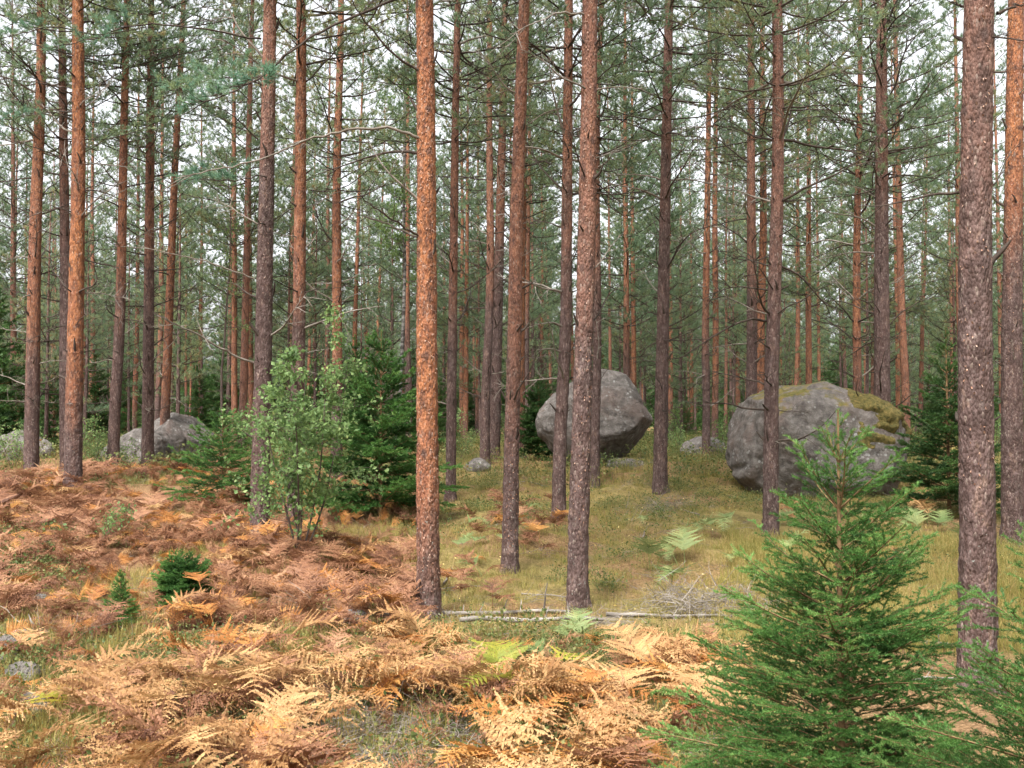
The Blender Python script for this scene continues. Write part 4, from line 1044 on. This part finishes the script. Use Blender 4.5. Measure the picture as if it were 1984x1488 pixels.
fern_zone(lambda px, d, x: rf.random() < 0.6, 13.5, 15.5, 1700, 1900, 8, {'green': 0.9, 'straw': 0.1}, 0.5, 0.9)
fern_zone(lambda px, d, x: True, 8.6, 10.6, 850, 1000, 5, {'green': 0.45, 'orange': 0.25, 'rust': 0.3}, 0.4, 0.7)
for px, py, k in [(1005, 1395, 'yellow'), (960, 1400, 'yellow'), (1040, 1330, 'yellow'), (985, 1350, 'yellow'), (700, 1400, 'orange'), (1075, 1300, 'green'), (420, 1345, 'green'), (1120, 1262, 'green')]:
    p = hit(px, py); spots.append((p[0], p[1], k, 0 if px % 2 else 1, 0.85 if k != 'green' else 0.5, rf.uniform(0, 6.28)))
# keep them off the trunks
spots = [s for s in spots if all((s[0]-t['p'][0])**2+(s[1]-t['p'][1])**2 > (t['r0']+0.12)**2 for t in TREES.values())]
def visible(s):
    px = CX+F_PX*s[0]/s[1]; return -60 < px < 2040
spots.sort(key=lambda s: -(s[4]/s[1])*(1 if visible(s) else 0.05))
for x, y, k, v, s, rz in spots[:300]:
    lab, grp = FERN_LABEL[k]
    if k == 'straw' and y > 7.6: lab, grp = 'straw-coloured dry bracken fern among the rust-brown ones on the slope', 'straw bracken on the slope'
    if k == 'rust' and y < 7.6: lab, grp = 'withered brown bracken fern among the straw-coloured fronds in the foreground', 'brown bracken in the foreground patch'
    obj('bracken_fern', FERN[k][v], None, (x, y, tz(x, y)), (0, 0, rz), s, label=lab, category='fern', group=grp)
p = hit(412, 1208)
obj('bracken_fern', fern_mesh(690, 'fern_orange', 1, 0.3, 8, True), None, p, (0, 0, 0.5), 1.0, label='tall golden bracken frond on a bare pale stalk beside the seedling spruce', category='fern')

# ------------------------------------------------------------------ stuff: instanced ground cover
def scatter(name, pts, meshes, label, category):
    """one object: points carrying rotation, scale and variant; geometry nodes set a piece on each"""
    src = bpy.data.collections.new(name+'_pieces')
    for i, me in enumerate(meshes):
        o = bpy.data.objects.new('%s_piece_%02d' % (name, i), me); src.objects.link(o)
    P = np.array([(p[0], p[1], p[2]) for p in pts], np.float32)
    me = bpy.data.meshes.new(name); me.vertices.add(len(P)); me.vertices.foreach_set('co', P.ravel())
    a = me.attributes.new('rot', 'FLOAT_VECTOR', 'POINT'); a.data.foreach_set('vector', np.array([p[3] for p in pts], np.float32).ravel())
    a = me.attributes.new('scl', 'FLOAT', 'POINT'); a.data.foreach_set('value', np.array([p[4] for p in pts], np.float32))
    a = me.attributes.new('pick', 'INT', 'POINT'); a.data.foreach_set('value', np.array([p[5] for p in pts], np.int32))
    me.update()
    o = obj(name, me, None, kind='stuff', label=label, category=category)
    ng = bpy.data.node_groups.new(name, 'GeometryNodeTree')
    ng.interface.new_socket('Geometry', in_out='INPUT', socket_type='NodeSocketGeometry')
    ng.interface.new_socket('Geometry', in_out='OUTPUT', socket_type='NodeSocketGeometry')
    gi = ng.nodes.new('NodeGroupInput'); go = ng.nodes.new('NodeGroupOutput')
    ci = ng.nodes.new('GeometryNodeCollectionInfo'); ci.inputs['Collection'].default_value = src
    ci.inputs['Separate Children'].default_value = True; ci.inputs['Reset Children'].default_value = True
    iop = ng.nodes.new('GeometryNodeInstanceOnPoints'); iop.inputs['Pick Instance'].default_value = True
    def attr(nm, ty):
        n = ng.nodes.new('GeometryNodeInputNamedAttribute'); n.data_type = ty; n.inputs['Name'].default_value = nm; return n.outputs['Attribute']
    ng.links.new(gi.outputs[0], iop.inputs['Points']); ng.links.new(ci.outputs[0], iop.inputs['Instance'])
    e2r = ng.nodes.new('FunctionNodeEulerToRotation'); ng.links.new(attr('rot', 'FLOAT_VECTOR'), e2r.inputs[0]); ng.links.new(e2r.outputs[0], iop.inputs['Rotation'])
    ng.links.new(attr('scl', 'FLOAT'), iop.inputs['Scale']); ng.links.new(attr('pick', 'INT'), iop.inputs['Instance Index'])
    ng.links.new(iop.outputs[0], go.inputs[0])
    md = o.modifiers.new('scatter', 'NODES'); md.node_group = ng
    return o

litter = []
for _ in range(1200):                     # broken fronds lying flat
    d = math.sqrt(rf.uniform(4.0**2, 18**2)); px = rf.uniform(-80, 840 if d > 7.3 else 1350); x = (px-CX)/F_PX*d
    litter.append((x, d, tz(x, d)+0.04, (rf.normal()*0.5, rf.normal()*0.5+0.5, rf.uniform(0, 6.28)), rf.uniform(0.28, 0.5), int(rf.integers(8, 19))))
allf = []; base = {}
for k in FERN: base[k] = len(allf); allf += FERN[k]
scatter('bracken_cover', [(x, y, tz(x, y), (0, 0, rz), s, base[k]+v) for x, y, k, v, s, rz in spots[300:]] + litter, allf, 'mass of withered bracken covering the slope between the pines', 'bracken')

def grass_mesh(seed, n, h, w, spread=0.05, mat='grass', lean=0.5):
    rng = np.random.default_rng(seed); g = Geo()
    for _ in range(n):
        a = rng.uniform(0, 6.28); p = np.array([rng.normal()*spread, rng.normal()*spread, -0.01]); d = np.array([math.cos(a), math.sin(a), 0]); s = np.array([-d[1], d[0], 0])*w*0.5
        H = h*rng.uniform(0.5, 1.15); l = lean*rng.uniform(0.2, 1.6)
        c = [p, p+d*H*l*0.3+np.array([0, 0, H*0.6]), p+d*H*l+np.array([0, 0, H*(1-0.3*l)])]
        V = [c[0]-s, c[0]+s, c[1]-s*0.8, c[1]+s*0.8, c[2]]
        t = rng.uniform(0.1, 0.9)
        g.add(V[:4], [[0, 1, 3, 2]], t); g.add(V[2:], [[0, 1, 2]], t)
    return g.mesh('grass_tuft', M[mat])
grass = [grass_mesh(700+i, 22, [0.10, 0.13, 0.17, 0.08, 0.22][i], 0.0035, 0.05) for i in range(5)]
rg = np.random.default_rng(88)
pts = []
def fill(n, dmin, dmax, pxmin, pxmax, picks, smin, smax, keep=None, dz=0.0, tilt=0.12):
    d = np.sqrt(rg.uniform(dmin**2, dmax**2, n)); px = rg.uniform(pxmin, pxmax, n); x = (px-CX)/F_PX*d; z = terrain(x, d)
    for i in range(n):
        if keep is not None and not keep(px[i], d[i], x[i]): continue
        pts.append((x[i], d[i], z[i]+dz, (rg.normal()*tilt, rg.normal()*tilt, rg.uniform(0, 6.28)), rg.uniform(smin, smax), int(rg.choice(picks))))
fill(9000, 7.5, 20, 830, 2050, [0, 1, 3, 3], 0.5, 1.0, lambda p, d, x: vnoise(np.array([x*1.1]), np.array([d*1.1]), seed=90)[0] > 0.3)
fill(2500, 7.2, 13, 1400, 2050, [1, 2, 4], 0.7, 1.1)
fill(2600, 3.6, 8, -80, 1500, [1, 2, 4], 0.6, 1.1, lambda p, d, x: not (840 < p < 1260 and d > 5.9) and vnoise(np.array([x*1.3]), np.array([d*1.3]), seed=91)[0] > 0.5)
fill(6500, 7.2, 18, -80, 840, [0, 1, 2], 0.6, 1.1, lambda p, d, x: vnoise(np.array([x*0.9]), np.array([d*0.9]), seed=92)[0] > 0.36)
fill(3000, 18, 40, -80, 2050, [1, 2], 1.0, 2.0)
scatter('grass', pts, grass, 'dry olive and straw grass covering the mossy forest floor', 'grass')
def heath_mesh(seed):
    rng = np.random.default_rng(seed); g = Geo(); n = 90
    P = np.stack([rng.normal(size=n)*0.10, rng.normal(size=n)*0.10, rng.uniform(0.01, 0.17, n)], -1)
    leaves(g, P, rng, 0.024, rng.uniform(0.1, 0.9, n))
    for k in range(14):
        q = P[k]; tube(g, np.array([[q[0]*0.5, q[1]*0.5, -0.01], q]), [0.0016, 0.001], 3, 0.9)
    return g.mesh('heath_clump', M['heath'])
heath = [heath_mesh(720+i) for i in range(4)]
pts = []
fill(700, 12, 30, 820, 1500, [0, 1, 2, 3], 0.7, 1.4, lambda p, d, x: vnoise(np.array([x*0.6]), np.array([d*0.6]), seed=93)[0] > 0.5)
fill(1800, 18, 45, -80, 2060, [0, 1, 2, 3], 1.2, 2.6)
fill(260, 9.5, 13, -80, 130, [0, 1, 2, 3], 0.8, 1.3)
fill(330, 4, 7.5, -80, 1400, [0, 1, 2, 3], 0.6, 1.3)
fill(900, 7.5, 18, -80, 840, [0, 1, 2, 3], 0.5, 1.2, lambda p, d, x: vnoise(np.array([x*0.8]), np.array([d*0.8]), seed=94)[0] > 0.5)
fill(600, 8, 18, 830, 2050, [0, 1, 2, 3], 0.5, 1.1, lambda p, d, x: vnoise(np.array([x*0.9]), np.array([d*0.9]), seed=95)[0] > 0.58)
scatter('blueberry_cover', pts, heath, 'low green blueberry cover on the forest floor', 'ground cover')
def twig_mesh(seed, dry=True):
    rng = np.random.default_rng(seed); g = Geo()
    for _ in range(9):
        a = rng.uniform(0, 6.28); P = curve_dir((rng.normal()*0.08, rng.normal()*0.08, rng.uniform(0.0, 0.06)), (math.cos(a), math.sin(a), rng.uniform(-0.1, 0.5)), rng.uniform(0.08, 0.32), 4, rng, -0.3, 0.18)
        tube(g, P, rng.uniform(0.0012, 0.003)*np.linspace(1, 0.4, 5), 3)
    return g.mesh('twig_litter', M['greytwig'])
twigs = [twig_mesh(740+i) for i in range(5)]
pts = []
fill(420, 3.9, 5.8, 570, 900, range(5), 0.6, 1.2, dz=0.01)
fill(160, 4.1, 5.4, 1150, 1400, range(5), 0.6, 1.1)
fill(500, 4, 9, -80, 1500, range(5), 0.4, 0.9)
fill(700, 8, 18, -80, 2050, range(5), 0.5, 1.2, lambda p, d, x: rg.random() < 0.5)
def clump(px, py, n, rad, s0, s1):
    p = hit(px, py)
    for _ in range(n):
        x, y = p[0]+rg.normal()*rad, p[1]+rg.normal()*rad*0.6
        pts.append((x, y, tz(x, y)+rg.uniform(0, 0.05), (rg.normal()*0.5, rg.normal()*0.5, rg.uniform(0, 6.28)), rg.uniform(s0, s1), int(rg.integers(5))))
clump(1275, 995, 22, 0.22, 0.9, 1.6); clump(1330, 1178, 40, 0.28, 0.8, 1.5); clump(1400, 1190, 25, 0.25, 0.8, 1.5); clump(70, 1085, 20, 0.3, 0.8, 1.4); clump(630, 1190, 14, 0.15, 0.6, 1.2); clump(140, 1245, 16, 0.2, 0.7, 1.2)
scatter('twig_litter', pts, twigs, 'tangle of thin dead grey twigs littering the forest floor', 'twigs')
def leaf_piece(seed):
    rng = np.random.default_rng(seed); g = Geo()
    V = np.array([[0, 0, 0], [0.014, 0.011, 0.004], [0.034, 0, 0.0], [0.014, -0.011, 0.005]]); g.add(V, [[0, 1, 2], [0, 2, 3]]); return g.mesh('fallen_leaf', M['leaflitter'])
lf = [leaf_piece(i) for i in range(2)]
pts = []
fill(420, 7, 18, 820, 1950, [0, 1], 0.5, 1.0, dz=0.03, tilt=0.4)
fill(160, 4, 9, -80, 900, [0, 1], 0.6, 1.2, dz=0.04, tilt=0.4)
scatter('fallen_leaves', pts, lf, 'small yellow birch leaves scattered over moss and grass', 'fallen leaves')

# far wood closing the view: reads as one mass
pts = []
rw = np.random.default_rng(101)
allm = []
for pr in PROTO[:5]:
    for k in ('trunk', 'branches', 'crown'): allm.append(pr[k])
spr_i = len(allm)
for fs in far_spr: allm += [fs[0], fs[2]]
for _ in range(260):
    y = rw.uniform(80, 150); x = rw.uniform(-0.66, 0.66)*y; k = int(rw.integers(3)); s = rw.uniform(1.2, 2.8); rz = rw.uniform(0, 6.28)
    for j in range(2): pts.append((x, y, tz(x, y)-0.05, (0, 0, rz), s, spr_i+k*2+j))
for _ in range(620):
    y = rw.uniform(88, 190); x = rw.uniform(-0.66, 0.66)*y
    if opening(CX+F_PX*x/y, y) and rw.random() < 0.85: continue
    k = int(rw.integers(5)); s = rw.uniform(0.85, 1.2); rz = rw.uniform(0, 6.28); z = tz(x, y)-0.05
    for j in range(3): pts.append((x, y, z, (0, 0, rz), s, k*3+j))
for _ in range(400):  # unseen pines behind and beside the camera, added to cut the frontal sky light
    x = rw.uniform(-34, 34); y = rw.uniform(-42, 14)
    if y > -9 and abs(x) < 7.5+0.62*max(0, y): continue
    if any((x-q[0])**2+(y-q[1])**2 < 9 for q in pts[::3]): continue
    k = int(rw.integers(5)); rz = rw.uniform(0, 6.28)
    for j in range(3): pts.append((x, y, tz(x, y)-0.05, (0, 0, rz), 1.0, k*3+j))
scatter('distant_and_added_forest', pts, allm, 'pine forest beyond the nearer stand and unseen pines added round the camera', 'forest')
